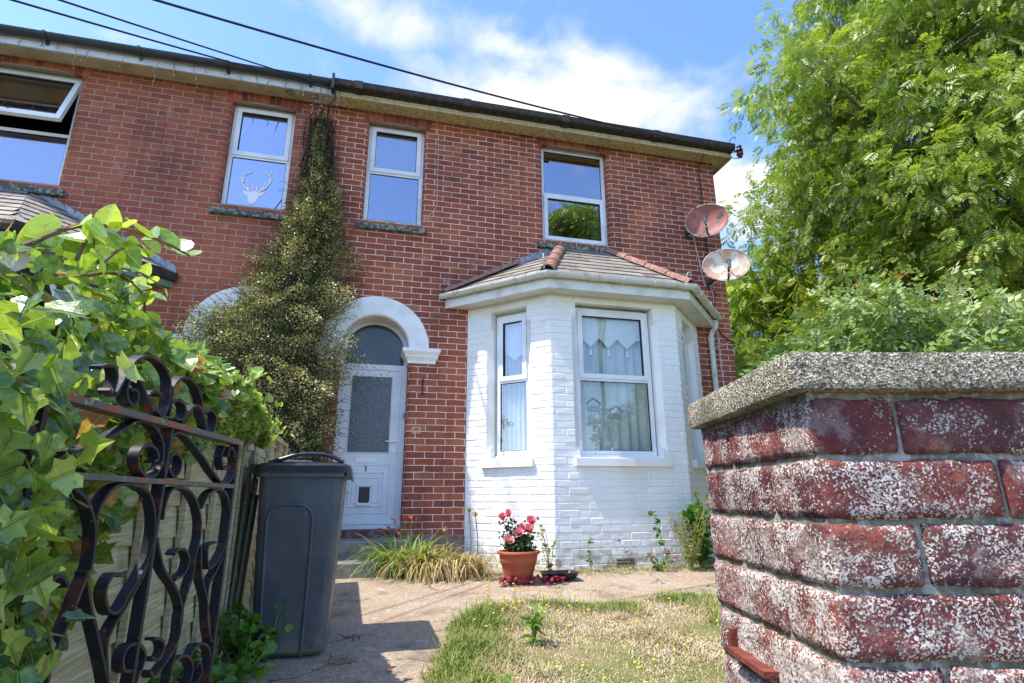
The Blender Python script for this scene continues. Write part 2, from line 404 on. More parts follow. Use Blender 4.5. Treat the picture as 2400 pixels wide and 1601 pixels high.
def frames(T, roll=None):
    """matrices whose y axis is T (n,3), z roughly up, rolled"""
    T = T/np.linalg.norm(T, axis=1)[:, None]; n = len(T)
    Z = np.tile([0, 0, 1.0], (n, 1)); X = np.cross(T, Z); X /= np.linalg.norm(X, axis=1)[:, None]+1e-9; Zz = np.cross(X, T)
    if roll is not None:
        c, s = np.cos(roll)[:, None], np.sin(roll)[:, None]; X, Zz = c*X+s*Zz, -s*X+c*Zz
    return np.stack([X, T, Zz], -1)

# ================================================================ GROUND
def gz(y):
    """ground falls gently from the house to the gate"""
    if y > -1.0: return 0.0
    if y > -5.0: return -.065*(-1.0-y)
    return -.26
def ground_sheet(name, xs, ys, mat, dz=0.0, keep=None, bumpy=0.0):
    b = MB(); V = []; idx = {}; F = []
    for j, y in enumerate(ys):
        for i, x in enumerate(xs):
            V.append((x, y, gz(y)+dz+(bumpy*mnoise.noise(Vector((x*2, y*2, 3))) if bumpy else 0)))
    nx = len(xs)
    for j in range(len(ys)-1):
        for i in range(nx-1):
            if keep and not keep((xs[i]+xs[i+1])/2, (ys[j]+ys[j+1])/2): continue
            F.append((j*nx+i, j*nx+i+1, (j+1)*nx+i+1, (j+1)*nx+i))
    b.add(V, F); return b.build(name, mat, smooth=True)
def soil_mat():
    a = Mat('dry_soil', .95, spec=.1)
    a.color(a.mix(a.mask(a.noise(5, 6), .4, .6), rgb('#7a6a4c'), rgb('#6a7040'))).bump(a.noise(40, 5), .02); return a.m
def turf_mat():
    a = Mat('dry_turf', .95, spec=.1)
    c = a.mix(a.mask(a.noise(2.4, 6), .42, .58), rgb('#a3946e'), rgb('#7d824a'))
    c = a.mix(a.math('MULTIPLY', a.mask(a.noise(60, 4), .5, .7), .6), c, rgb('#5d5433'))
    a.color(c).bump(a.noise(90, 5), .02); return a.m
def path_mat():
    a = Mat('worn_concrete_path', .92, spec=.2)
    n = a.noise(1.7, 6); n2 = a.noise(9, 5)
    c = a.mix(a.mask(n, .4, .62), rgb('#b3a28d'), rgb('#a88e73'))
    v = a.n('ShaderNodeTexVoronoi', {'Vector': a.obj, 'Scale': 110.0}).outputs['Color']
    g_ = a.n('ShaderNodeSeparateXYZ', {0: v}).outputs[0]
    c = a.mix(.42, c, a.ramp(g_, [(0, rgb('#5f564c')), (.4, rgb('#9a8c7c')), (.75, rgb('#b9a68f')), (1, rgb('#d9cdbd'))]), 'MIX')
    c = a.mix(a.math('MULTIPLY', a.mask(n2, .62, .68), .8), c, rgb('#bdb4a8'))
    c = a.mix(a.math('MULTIPLY', a.mask(a.noise(4.0, 5), .54, .7), .55), c, rgb('#5a5348'))
    cr = a.n('ShaderNodeTexVoronoi', {'Vector': a.n('ShaderNodeVectorMath', {0: a.obj, 1: a.n('ShaderNodeVectorMath', {0: a.noise(3, 4, out='Color'), 1: (.5, .5, .5)}, operation='MULTIPLY').outputs[0]}, operation='ADD').outputs[0], 'Scale': .9}, feature='DISTANCE_TO_EDGE').outputs[0]
    ck = a.math('MULTIPLY', a.mask(cr, .005, .001), a.mask(a.noise(2.0, 3), .5, .6))
    c = a.mix(ck, c, rgb('#3a342c'))
    a.color(c); a.bump(a.math('SUBTRACT', a.math('ADD', a.math('MULTIPLY', g_, .5), a.noise(70, 4)), a.math('MULTIPLY', ck, 1.5)), .006, 1.0); return a.m
fine = lambda a, b, s: list(np.arange(a, b+1e-6, s))
gx = [-60, -30, -12, -5]+fine(-1.0, 5.0, .5)+[8, 14, 30, 60]; gy = [-60, -30, -15, -8]+fine(-6.0, 0.0, .5)+[3, 8, 20, 60]
g_o = ground_sheet('ground', gx, gy, soil_mat(), -.02); tag(g_o, kind='structure')
far = MB(); far.box(-900, 900, -900, 900, -.9, -.6); fo = far.build('terrain', simple('far_grass', '#6a7a3c', '#7a7a48', 2, .95)); tag(fo, kind='structure')
def lawn_left(y): return .52+.10*math.sin(y*2.1)+(.42*max(0, (y+2.5))**1.2*1.6 if y > -2.5 else -.10*min(1.2, -2.5-y))
def lawn_top(x): return -2.05+.10*math.sin(x*2.3+.5)+.05*math.sin(x*6)+(-.25*max(0, .9-x))
def in_lawn(x, y): return x > lawn_left(y) and y < lawn_top(x) and x < 6 and y > -5.75
p_o = ground_sheet('path', fine(-.72, 4.9, .0703), fine(-6.6, 0.0, .066), path_mat(), .0, lambda x, y: not (x > .9 and in_lawn(x-.3, y+.3) and in_lawn(x, y)), .004); tag(p_o, kind='structure')
l_o = ground_sheet('lawn', fine(.2, 6.5, .07), fine(-6.1, -1.8, .07), turf_mat(), .012, in_lawn, .02); tag(l_o, kind='structure')
rd = MB(); rd.box(-60, 60, -30, -7.6, -.30, -.225); tag(rd.build('road', simple('asphalt', '#55565a', '#6b6b6b', 5, .9)), kind='structure')

# ================================================================ HOUSES
H_R = thing('brick_house', (2, 0, 0), 'red brick semi with bright cream mortar, white painted bay and white door numbered 1', 'house')
H_L = thing('brick_house', (-3.4, 0, 0), 'red brick semi with grey mortar, white fascia with black gutter and an open top window', 'house')
AX = -1.4
class MH(MB):
    """builder that can mirror its work across the party wall (x -> -1.4-x)"""
    def __init__(s, mir): super().__init__(); s.mir = mir
    def build(s, *a, **k):
        if s.mir:
            V = np.concatenate(s.V); V = V.copy(); V[:, 0] = AX-V[:, 0]; s.V = [V]
            F = np.concatenate(s.F); Z = np.concatenate(s.Z); UV = np.concatenate(s.UV)
            st = np.concatenate([[0], np.cumsum(Z)]); ix = np.concatenate([np.arange(st[i+1]-1, st[i]-1, -1) for i in range(len(Z))]) if len(Z) else F
            s.F = [F[ix]]; s.UV = [UV[ix]]; s.Z = [Z]; s.MI = [np.concatenate(s.MI)]
        return super().build(*a, **k)
ZV = np.array([0, 0, 1.0])
WT = 5.56
OPEN = [(-.25, .46, 3.985, 5.405), (2.065, 3.015, 3.985, 5.445)]
def facade(mir, parent, mat):
    b = MH(mir); r = .055
    holes = [(a-r, c+r, d, e) for a, c, d, e in OPEN]+[(-.385-r, .385+r, 0, 2.22), (-.40, .40, 2.22, 2.80), (1.15, 4.12, .3, 2.85)]
    xs = sorted({-.7, 4.74, *[v for h in holes for v in h[:2]]}); zs = sorted({-.9, 0, WT, *[v for h in holes for v in h[2:]]})
    for i in range(len(xs)-1):
        for j in range(len(zs)-1):
            cx, cz = (xs[i]+xs[i+1])/2, (zs[j]+zs[j+1])/2
            if any(h[0] < cx < h[1] and h[2] < cz < h[3] for h in holes): continue
            x0, x1, z0, z1 = xs[i], xs[i+1], zs[j], zs[j+1]
            b.quad((x0,0,z0),(x1,0,z0),(x1,0,z1),(x0,0,z1), [(x0,z0),(x1,z0),(x1,z1),(x0,z1)])
    def jamb(x, sg, z0, z1, dep):
        """bullnose + reveal; sg=+1: opening lies to the right of x"""
        P = [(x-sg*r+sg*r*math.sin(t), r-r*math.cos(t)) for t in np.linspace(0, math.pi/2, 6)]+[(x, dep)]
        u = x-sg*r; 
        for p, q in zip(P, P[1:]):
            L_ = math.hypot(q[0]-p[0], q[1]-p[1])*sg
            a_, b_ = (p, q) if sg > 0 else (q, p); ua, ub = (u, u+L_) if sg > 0 else (u+L_, u)
            b.quad((a_[0],a_[1],z0),(b_[0],b_[1],z0),(b_[0],b_[1],z1),(a_[0],a_[1],z1), [(ua,z0),(ub,z0),(ub,z1),(ua,z1)])
            u += L_
    for a, c, d, e in OPEN:
        jamb(a, 1, d, e-.075, .18); jamb(c, -1, d, e-.075, .18)
        for x, sg in ((a, 1), (c, -1)):       # square stop above the bullnose
            x0, x1 = sorted((x-sg*r, x)); b.box(x0, x1, .0005, .18, e-.075, e+.03, (.11, .037))
        b.quad((a-r,.0,e),(c+r,.0,e),(c+r,.18,e),(a-r,.18,e), [(a,e),(c,e),(c,e+.06),(a,e+.06)])
        b.quad((a-r,.004,d-.01),(c+r,.004,d-.01),(c+r,.3,d-.01),(a-r,.3,d-.01), (0, 0))
    jamb(-.385, 1, 0, 2.22, .32); jamb(.385, -1, 0, 2.22, .32)
    # side, back, party walls
    for (xa, ya, xb, yb) in ((4.74, 0, 4.74, 8), (4.74, 8, -.7, 8), (-.7, 8, -.7, .3)):
        L_ = math.hypot(xb-xa, yb-ya); b.quad((xa,ya,-.9),(xb,yb,-.9),(xb,yb,WT),(xa,ya,WT), [(4.74,-.9),(4.74+L_,-.9),(4.74+L_,WT),(4.74,WT)])
    b.add([(4.74, 0, WT), (4.74, 8, WT), (4.74, 4, 7.8)], [(0, 1, 2)], [(0, 0), (8, 0), (4, 2.3)])
    o = b.build('wall', mat, parent)
    # interior shell: dark rooms, first floor slab
    c = MH(mir)
    c.quad((-.69,.3,.3),(-.69,2.6,.3),(-.69,2.6,5.5),(-.69,.3,5.5)); c.quad((-.69,2.6,-.1),(4.7,2.6,-.1),(4.7,2.6,5.5),(-.69,2.6,5.5))
    c.quad((4.7,.3,.3),(4.7,2.6,.3),(4.7,2.6,5.5),(4.7,.3,5.5)); c.box(-.69, 4.7, .3, 2.6, 2.9, 3.1); c.quad((-.69,.0,5.51),(4.7,.0,5.51),(4.7,2.6,5.51),(-.69,2.6,5.51))
    c.quad((-.69,.3,.28),(4.7,.3,.28),(4.7,2.6,.28),(-.69,2.6,.28)); c.box(1.0, 1.05, .3, 2.6, .3, 5.45)
    c.build('interior_walls', M_DARKROOM, parent)
    # arches of rubbed brick above the upper windows
    for a, c_, d, e in OPEN:
        b = MH(mir); n = int(round((c_-a+.13)/.075)); w = (c_-a+.13)/n; mid = (a+c_)/2
        for i in range(n):
            x0 = a-.065+i*w; k = (x0+w/2-mid)/(c_-a); dz = -.035*(k*k)*4
            tl = k*.06
            b.prism([(x0+.004, e+dz-.004), (x0+w-.004, e+dz-.004), (x0+w-.004+tl, WT-.002), (x0+.004+tl, WT-.002)], (0, -.004-random.random()*.002, 0), (1,0,0), ZV, (0, .06, 0), (random.random(), 0))
        b.box(a-.06, c_+.06, -.0015, .05, e-.03, WT-.004, (0.0, 0), mi=1)
        b.build('window_arch', [M_ARCH, simple('arch_mortar', '#8f7c6c') if not bpy.data.materials.get('arch_mortar') else bpy.data.materials['arch_mortar']], parent)
    return o
facade(False, H_R, MB_R); facade(True, H_L, MB_L)

# ---- windows ----
def window(parent, mir, O, U, Nn, w, h, split, top='case', bot='fix', glass=M_GLASS, fr=.05, label=None, mat=M_UPVC, open_top=None, drop_head=0):
    """casement window; O lower-left corner on the frame's face, U along, Nn outward"""
    O, U, Nn = (np.asarray(v, float) for v in (O, U, Nn))
    b = MH(mir)
    def bx(B, a0, a1, z0, z1, n0, n1, mi=0): B.obox(O+U*a0+ZV*z0+Nn*n0, U*(a1-a0), ZV*(z1-z0), Nn*(n1-n0), None, mi)
    bx(b, 0, fr, 0, h, -.06, 0); bx(b, w-fr, w, 0, h, -.06, 0)
    bx(b, fr, w-fr, 0, fr, -.06, 0); bx(b, fr, w-fr, h-fr, h, -.06, 0)
    bx(b, fr, w-fr, split-.02, split+.02, -.06, .001)
    bx(b, -.01, w+.01, -.025, -.001, -.06, .03)
    for zz0 in (.012,):   # weep slots
        bx(b, w*.2, w*.2+.02, zz0, zz0+.005, 0, .002, 1)
    fo = b.build('window', [mat, M_GASKET], parent)
    if label: fo['label'] = label
    for kind, z0, z1, isop in ((bot, fr, split-.02, False), (top, split+.02, h-fr, True)):
        a0, a1 = fr, w-fr
        tiltM = None
        if isop and open_top is not None:
            ang = open_top; piv = O+ZV*z1
            def T(P, ang=ang, piv=piv):
                P = P-piv; d = P@Nn; z = P@ZV; u = P@U
                return piv+np.outer(u, U)+np.outer(d*math.cos(ang)-z*math.sin(ang), Nn)+np.outer(d*math.sin(ang)+z*math.cos(ang), ZV)
            tiltM = T
        if kind == 'case':
            s_ = MH(mir); c = .054
            q0, q1, y0, y1 = a0-.012, a1+.012, z0-.012, z1+.012
            bx(s_, q0, q0+c, y0, y1, -.03, .016); bx(s_, q1-c, q1, y0, y1, -.03, .016)
            bx(s_, q0+c, q1-c, y0, y0+c, -.03, .016); bx(s_, q0+c, q1-c, y1-c, y1, -.03, .016)
            a0, a1, z0, z1 = q0+c, q1-c, y0+c, y1-c
            g = .005
            bx(s_, a0, a0+g, z0, z1, -.03, .008, 1); bx(s_, a1-g, a1, z0, z1, -.03, .008, 1); bx(s_, a0, a1, z0, z0+g, -.03, .0075, 1); bx(s_, a0, a1, z1-g, z1, -.03, .0075, 1)
            if tiltM: s_.V = [tiltM(v) for v in s_.V]
            s_.build('casement', [mat, M_GASKET], fo)
        else:
            g = .006; s_ = MH(mir)
            bx(s_, a0, a0+g, z0, z1, -.03, -.006, 0); bx(s_, a1-g, a1, z0, z1, -.03, -.006, 0); bx(s_, a0, a1, z0, z0+g, -.03, -.0065, 0); bx(s_, a0, a1, z1-g, z1, -.03, -.0065, 0)
            s_.build('gasket', M_GASKET, fo)
        p = MH(mir); bx(p, a0, a1, z0, z1, -.016, -.012)
        if tiltM: p.V = [tiltM(v) for v in p.V]
        p.build('pane', glass, fo)
    return fo
def sill(parent, mir, x0, x1, z, mat=M_SILL):
    b = MH(mir); n = 14
    V = []; F = []
    for i in range(n+1):
        x = x0+(x1-x0)*i/n; j = random.uniform(-.003, .003)
        V += [(x, -.058+j, z-.075), (x, -.058+j, z-.015), (x, -.05+j, z-.008+j), (x, .12, z+.012), (x, .12, z-.075)]
    for i in range(n): F += [(i*5+k, (i+1)*5+k, (i+1)*5+(k+1) % 5, i*5+(k+1) % 5) for k in range(5)]
    F += [(4, 3, 2, 1, 0), tuple(n*5+k for k in range(5))]
    b.add(V, F); return b.build('window_sill', mat, parent)
Yf = (0, -1, 0)
w3 = window(H_R, False, (-.25, .10, 3.99), (1, 0, 0), Yf, .71, 1.405, .715)
w4 = window(H_R, False, (2.065, .10, 3.99), (1, 0, 0), Yf, .95, 1.445, .72, top='fix', bot='case')
w2 = window(H_L, True, (-.25, .10, 3.99), (1, 0, 0), Yf, .71, 1.405, .70, mat=M_UPVC, glass=glass_mat('window_glass_blue', .62))
w1 = window(H_L, True, (2.065, .10, 3.99), (1, 0, 0), Yf, .95, 1.445, .665, open_top=.34)
sill(H_R, False, -.33, .53, 3.925); sill(H_R, False, 1.96, 3.11, 3.92)
sill(H_L, True, -.33, .53, 3.915); sill(H_L, True, 1.96, 3.11, 3.92)
# blinds and curtains just inside the panes
b = MB()
for k in range(22): b.obox((-.21, .17, 5.37-k*.024), (.63, 0, 0), (0, .012, -.012), (0, 0, .002))
b.box(-.21, .42, .165, .185, 4.80, 4.83); b.build('venetian_blind', M_VENET, w3)
b = MB(); P = [(2.80+.03*i, .17+.02*math.sin(i*1.9)) for i in range(7)]
for p, q in zip(P, P[1:]): b.quad((p[0]+.0, p[1], 4.05), (q[0], q[1], 4.05), (q[0]-.03+.05, q[1], 5.1), (p[0]+.04, p[1], 5.0 if p[0] > 2.85 else 4.8))
b.build('curtain', M_GREENC, w4)
# stag's head cut-out in the neighbour's landing window
HEAD = [(-1.652,4.262),(-1.631,4.237),(-1.589,4.232),(-1.542,4.250),(-1.487,4.249),(-1.437,4.242),(-1.398,4.264),(-1.408,4.230),(-1.436,4.196),(-1.463,4.189),(-1.480,4.138),(-1.506,4.085),(-1.540,4.070),(-1.564,4.083),(-1.581,4.119),(-1.592,4.172),(-1.621,4.189),(-1.642,4.219)]
ANT = [[(-1.572,4.234),(-1.621,4.271),(-1.658,4.316),(-1.678,4.374),(-1.679,4.418),(-1.671,4.452)],[(-1.657,4.349),(-1.655,4.410),(-1.647,4.456),(-1.654,4.516)],[(-1.647,4.456),(-1.608,4.478),(-1.566,4.507)],
[(-1.583,4.255),(-1.607,4.301),(-1.620,4.377)],[(-1.556,4.253),(-1.536,4.317),(-1.533,4.378)],[(-1.478,4.242),(-1.414,4.290),(-1.379,4.350),(-1.368,4.419),(-1.371,4.474),(-1.358,4.499),(-1.356,4.54)],
[(-1.378,4.473),(-1.413,4.496),(-1.448,4.519)],[(-1.441,4.280),(-1.423,4.327),(-1.419,4.383)],[(-1.493,4.257),(-1.507,4.321),(-1.501,4.377)],[(-1.363,4.369),(-1.349,4.416),(-1.344,4.461)]]
b = MB(); yy = .107
b.prism(HEAD, (0, yy, 0), (1, 0, 0), ZV, (0, .003, 0))
for k, l in enumerate(ANT):
    P = smooth_path([(x, yy+.0015, z) for x, z in l], 5); n = len(P)
    b.tube(P, np.linspace(.0145, .006, n) if k in (0, 5) else np.linspace(.010, .004, n), 6)
st_ = b.build('window_decoration', M_DECAL); tag(st_, "white stag's head with antlers stuck inside the window beside the climbing plant", 'decoration')

# ---- arch, capitals, door ----
def arch_ring(mir, parent, cx=-.003, zc=2.38):
    b = MH(mir); n = 40; ri, ro = .38, .61
    T = np.linspace(0, math.pi, n+1)
    for t0, t1 in zip(T, T[1:]):
        c0, s0, c1, s1 = math.cos(t0), math.sin(t0), math.cos(t1), math.sin(t1)
        i0, i1 = (cx+ri*c0, zc+ri*s0), (cx+ri*c1, zc+ri*s1); o0, o1 = (cx+ro*c0, zc+ro*s0), (cx+ro*c1, zc+ro*s1)
        m0, m1 = (cx+(ri+.015)*c0, zc+(ri+.015)*s0), (cx+(ri+.015)*c1, zc+(ri+.015)*s1)
        Y = -.024
        b.quad((m0[0],Y,m0[1]),(o0[0],Y,o0[1]),(o1[0],Y,o1[1]),(m1[0],Y,m1[1]))
        b.quad((i0[0],Y+.015,i0[1]),(m0[0],Y,m0[1]),(m1[0],Y,m1[1]),(i1[0],Y+.015,i1[1]))
        b.quad((o0[0],Y,o0[1]),(o0[0],.05,o0[1]),(o1[0],.05,o1[1]),(o1[0],Y,o1[1]))
        b.quad((i0[0],Y+.015,i0[1]),(i1[0],Y+.015,i1[1]),(i1[0],.32,i1[1]),(i0[0],.32,i0[1]), None, 0)
    return b.build('door_arch', M_STUCCO, parent, smooth=False)
def capital(mir, parent, sg):
    """moulded impost block; sg=+1 right-hand jamb"""
    b = MH(mir)
    prof = [(0, 0), (.012, .0), (.016, .03), (.03, .05), (.05, .075), (.052, .09), (.065, .105), (.085, .13), (.088, .165), (.0, .17)]   # (proj, z)
    xi, xo = .385, .685
    V = []; F = []
    for p, z in prof:
        z += 2.21
        a_ = [(xi-p*.9, .30), (xi-p*.9, -p), (xo+p*.7, -p), (xo+p*.7, .02)]
        V += [(sg*x-.003, y, z) for x, y in a_]
    n = 4
    for k in range(len(prof)-1): F += [(k*n+i, k*n+i+1, (k+1)*n+i+1, (k+1)*n+i) for i in range(3)]
    F += [tuple((len(prof)-1)*n+i for i in range(4)), (3, 2, 1, 0)]
    b.add(V, F); return b.build('impost_capital', M_STUCCO, parent)
for mir, par in ((False, H_R), (True, H_L)):
    arch_ring(mir, par); capital(mir, par, 1); capital(mir, par, -1)
def nested(B, x0, x1, z0, z1, y, w=.014, p=.008):
    for a0, a1, c0, c1 in ((x0, x1, z0, z0+w), (x0, x1, z1-w, z1), (x0, x0+w, z0+w, z1-w), (x1-w, x1, z0+w, z1-w)):
        B.add([(a0,y,c0),(a1,y,c0),(a1,y,c1),(a0,y,c1),(a0+w*.3,y-p,c0+w*.3),(a1-w*.3,y-p,c0+w*.3),(a1-w*.3,y-p,c1-w*.3),(a0+w*.3,y-p,c1-w*.3)], [(4,5,6,7),(0,1,5,4),(1,2,6,5),(2,3,7,6),(3,0,4,7)])
def door(mir, par):
    Y = .25
    f = MH(mir)                                            # outer frame, transom, arched fanlight surround
    f.box(-.400, -.345, Y-.02, Y+.05, .385, 2.16); f.box(.320, .384, Y-.02, Y+.05, .385, 2.16)
    f.box(-.400, .384, Y-.02, Y+.05, 2.16, 2.225); f.box(-.400, .384, Y-.045, Y+.05, .375, .42)
    n = 26; cx, zc = -.003, 2.38
    T = np.linspace(0, math.pi, n+1)
    for t0, t1 in zip(T, T[1:]):
        q = [(cx+r_*math.cos(t), zc+r_*math.sin(t)) for r_, t in ((.345, t0), (.381, t0), (.381, t1), (.345, t1))]
        f.prism(q, (0, Y-.005, 0), (1, 0, 0), ZV, (0, .04, 0))
    f.box(-.384, -.348, Y-.005, Y+.035, 2.225, 2.38); f.box(.342, .378, Y-.005, Y+.035, 2.225, 2.38)
    f.build('door_frame', M_DOOR, par)
    g = MH(mir); poly = [(-.36, 2.22), (.354, 2.22), (.354, 2.38)]+[(cx+.36*math.cos(t), zc+.36*math.sin(t)) for t in np.linspace(.05, math.pi-.05, 24)]+[(-.36, 2.38)]
    g.prism(poly, (0, Y+.012, 0), (1, 0, 0), ZV, (0, .006, 0)); g.build('fanlight', M_FAN, par)
    d = MH(mir)
    x0, x1, z0, z1 = -.343, .318, .424, 2.157
    gl = (-.245, .215, 1.20, 2.08)
    yb, yf = Y+.03, Y-.012
    d.box(x0, gl[0], yf, yb, z0, z1); d.box(gl[1], x1, yf, yb, z0, z1); d.box(gl[0], gl[1], yf, yb, gl[3], z1); d.box(gl[0], gl[1], yf, yb, z0, gl[2])
    nested(d, gl[0]-.012, gl[1]+.012, gl[2]-.012, gl[3]+.012, yf, .016, .008)
    nested(d, -.265, .235, .535, 1.065, yf, .012, .006); nested(d, -.205, .175, .60, .985, yf, .02, .009); nested(d, -.165, .135, .645, .93, yf, .016, .007)
    d.box(x0+.01, x1-.01, yf-.006, yf-.0005, .45, .462); d.box(x0, x1, yf-.022, yf-.0004, z0, z0+.03)
    dr = d.build('door', M_DOOR, par)
    sh = MH(mir)
    for a0, a1, c0, c1 in ((x0-.003, x0, z0, z1), (x1, x1+.003, z0, z1), (x0, x1, z1, z1+.003)): sh.box(a0, a1, yf-.001, yf+.02, c0, c1)
    sh.build('door_seal', M_GASKET, dr)
    p = MH(mir); p.box(gl[0], gl[1], yf+.008, yf+.014, gl[2], gl[3]); p.build('door_glass', M_OBS, dr)
    lb = MH(mir); nested(lb, -.155, .105, 1.085, 1.155, yf, .010, .008); lb.box(-.145, .095, yf-.006, yf, 1.094, 1.146); lb.build('letter_box', M_UPVC, dr)
    h = MH(mir); h.box(.262, .288, yf-.012, yf-.0003, 1.19, 1.36); h.box(.268, .282, yf-.05, yf-.012, 1.318, 1.334)
    h.tube([(.275, yf-.05, 1.326), (.235, yf-.052, 1.327), (.175, yf-.05, 1.326)], [.009, .008, .007], 8); h.build('door_handle', M_UPVC, dr)
    kh = MH(mir); kh.tube([(.275, yf-.0125, 1.228), (.275, yf-.018, 1.228)], .011, 12); kh.build('keyhole', M_CHROME, dr)
    return dr, yf
dR, yf = door(False, H_R); dL, _ = door(True, H_L)
# cat flap and number on the right-hand door
b = MB(); nested(b, -.115, .065, .625, .845, yf-.0002, .016, .013); b.box(-.1, .05, yf-.006, yf-.0002, .64, .83)
b.box(-.10, .05, yf-.024, yf-.012, .622, .642); cf = b.build('cat_flap', M_UPVC, dR)
b = MB(); b.prism([(-.085, .668), (-.070, .652), (.020, .652), (.035, .668), (.035, .822), (-.085, .822)], (0, yf-.0105, 0), (1, 0, 0), ZV, (0, .004, 0)); b.build('flap', M_BLACK, cf)
b = MB(); b.prism([(-.030, .993), (-.016, .993), (-.016, 1.052), (-.028, 1.052), (-.042, 1.042), (-.042, 1.034), (-.030, 1.040)], (0, yf-.003, 0), (1, 0, 0), ZV, (0, .0027, 0)); b.build('door_number', M_BLACK, dR)
# key safe by the door
b = MB(); b.obox((.352, .222, 1.60), (.026, 0, 0), (0, 0, .06), (0, -.016, 0)); b.obox((.359, .2055, 1.615), (.012, 0, 0), (0, 0, .025), (0, -.003, 0)); b.build('door_bell', simple('grey_plastic', '#9fa39f', rough=.5), H_R)
# steps
b = MB(); 
def rough_step(B, x0, x1, y0, y1, z0, z1, mi=0):
    n = 14; V = []; F = []; c = .012
    for i in range(n+1):
        x = x0+(x1-x0)*i/n; j = random.uniform(-.004, .004); k_ = random.uniform(-.002, .002)
        V += [(x, y0+j, z0), (x, y0+j, z1-c), (x, y0+c+j, z1+k_), (x, y1, z1), (x, y1, z0)]
    for i in range(n): F += [(i*5+k, (i+1)*5+k, (i+1)*5+k+1, i*5+k+1) for k in range(4)]
    F += [(4, 3, 2, 1, 0), tuple(n*5+k for k in range(5))]; B.add(V, F, None, mi)
rough_step(b, -.42, .33, -.78, -.43, -.05, .135); rough_step(b, -.42, .42, -.43, .05, -.05, .295); b.build('doorstep', M_CONC, H_R)
b = MB(); rough_step(b, -.384, .384, .03, .30, .2, .372); b.build('threshold', M_REDSTEP, H_R)
b = MH(True); rough_step(b, -.42, .42, -.78, -.43, -.05, .135); rough_step(b, -.42, .42, -.43, .3, -.05, .295); b.build('doorstep', M_CONC, H_L)
# wrought hook and render patch left on the door pier, damp plinth
b = MB(); b.box(.545, .562, -.010, .002, 1.84, 2.03); b.build('wall_stain', simple('old_fixing_rust', '#3a2320', '#5a3a30', 30, .9), H_R)
b = MB()
for x0, x1, z0, z1 in ((.455, .475, 1.40, 1.475), (.53, .55, 1.405, 1.47), (.475, .53, 1.40, 1.41), (.475, .53, 1.462, 1.474)): b.box(x0, x1, -.004, .002, z0, z1)
b.build('mortar_patch', simple('repair_mortar', '#c5b49a', '#a8967c', 40, .9), H_R)
b = MB(); rough_step(b, .41, 1.07, -.012, .02, -.05, .315); b.build('plinth', simple('rendered_plinth', '#8b7468', '#6e5f58', 12, .9, .004, 60), H_R)

# ---- eaves ----
def sweep(B, path, prof, mi=0, closed_prof=True):
    """sweep a (out, z) profile along a horizontal polyline with mitred corners; out is to the right-hand side of travel"""
    P = [np.asarray(p, float) for p in path]; n = len(P); rings = []
    for i in range(n):
        d0 = P[i]-P[i-1] if i > 0 else P[1]-P[0]; d1 = P[i+1]-P[i] if i < n-1 else P[-1]-P[-2]
        d0 = d0[:2]/np.linalg.norm(d0[:2]); d1 = d1[:2]/np.linalg.norm(d1[:2])
        n0 = np.array([d0[1], -d0[0]]); n1 = np.array([d1[1], -d1[0]]); mm = n0+n1; mm /= (mm@n0)
        rings.append([(P[i][0]+mm[0]*o_, P[i][1]+mm[1]*o_, P[i][2]+z) for o_, z in prof])
    k = len(prof); V = [v for r_ in rings for v in r_]
    F = [(i*k+j, (i+1)*k+j, (i+1)*k+(j+1) % k, i*k+(j+1) % k) for i in range(n-1) for j in range(k if closed_prof else k-1)]
    if closed_prof: F += [tuple(range(k)), tuple((n-1)*k+j for j in range(k-1, -1, -1))]
    B.add(V, F, None, mi)
def gutter_prof(r, t=.004, o=0):
    A_ = np.linspace(math.pi, 2*math.pi, 10)
    return [(o+r*math.cos(a)+0, r*math.sin(a)) for a in A_]+[(o+(r-t)*math.cos(a), (r-t)*math.sin(a)) for a in A_[::-1]]
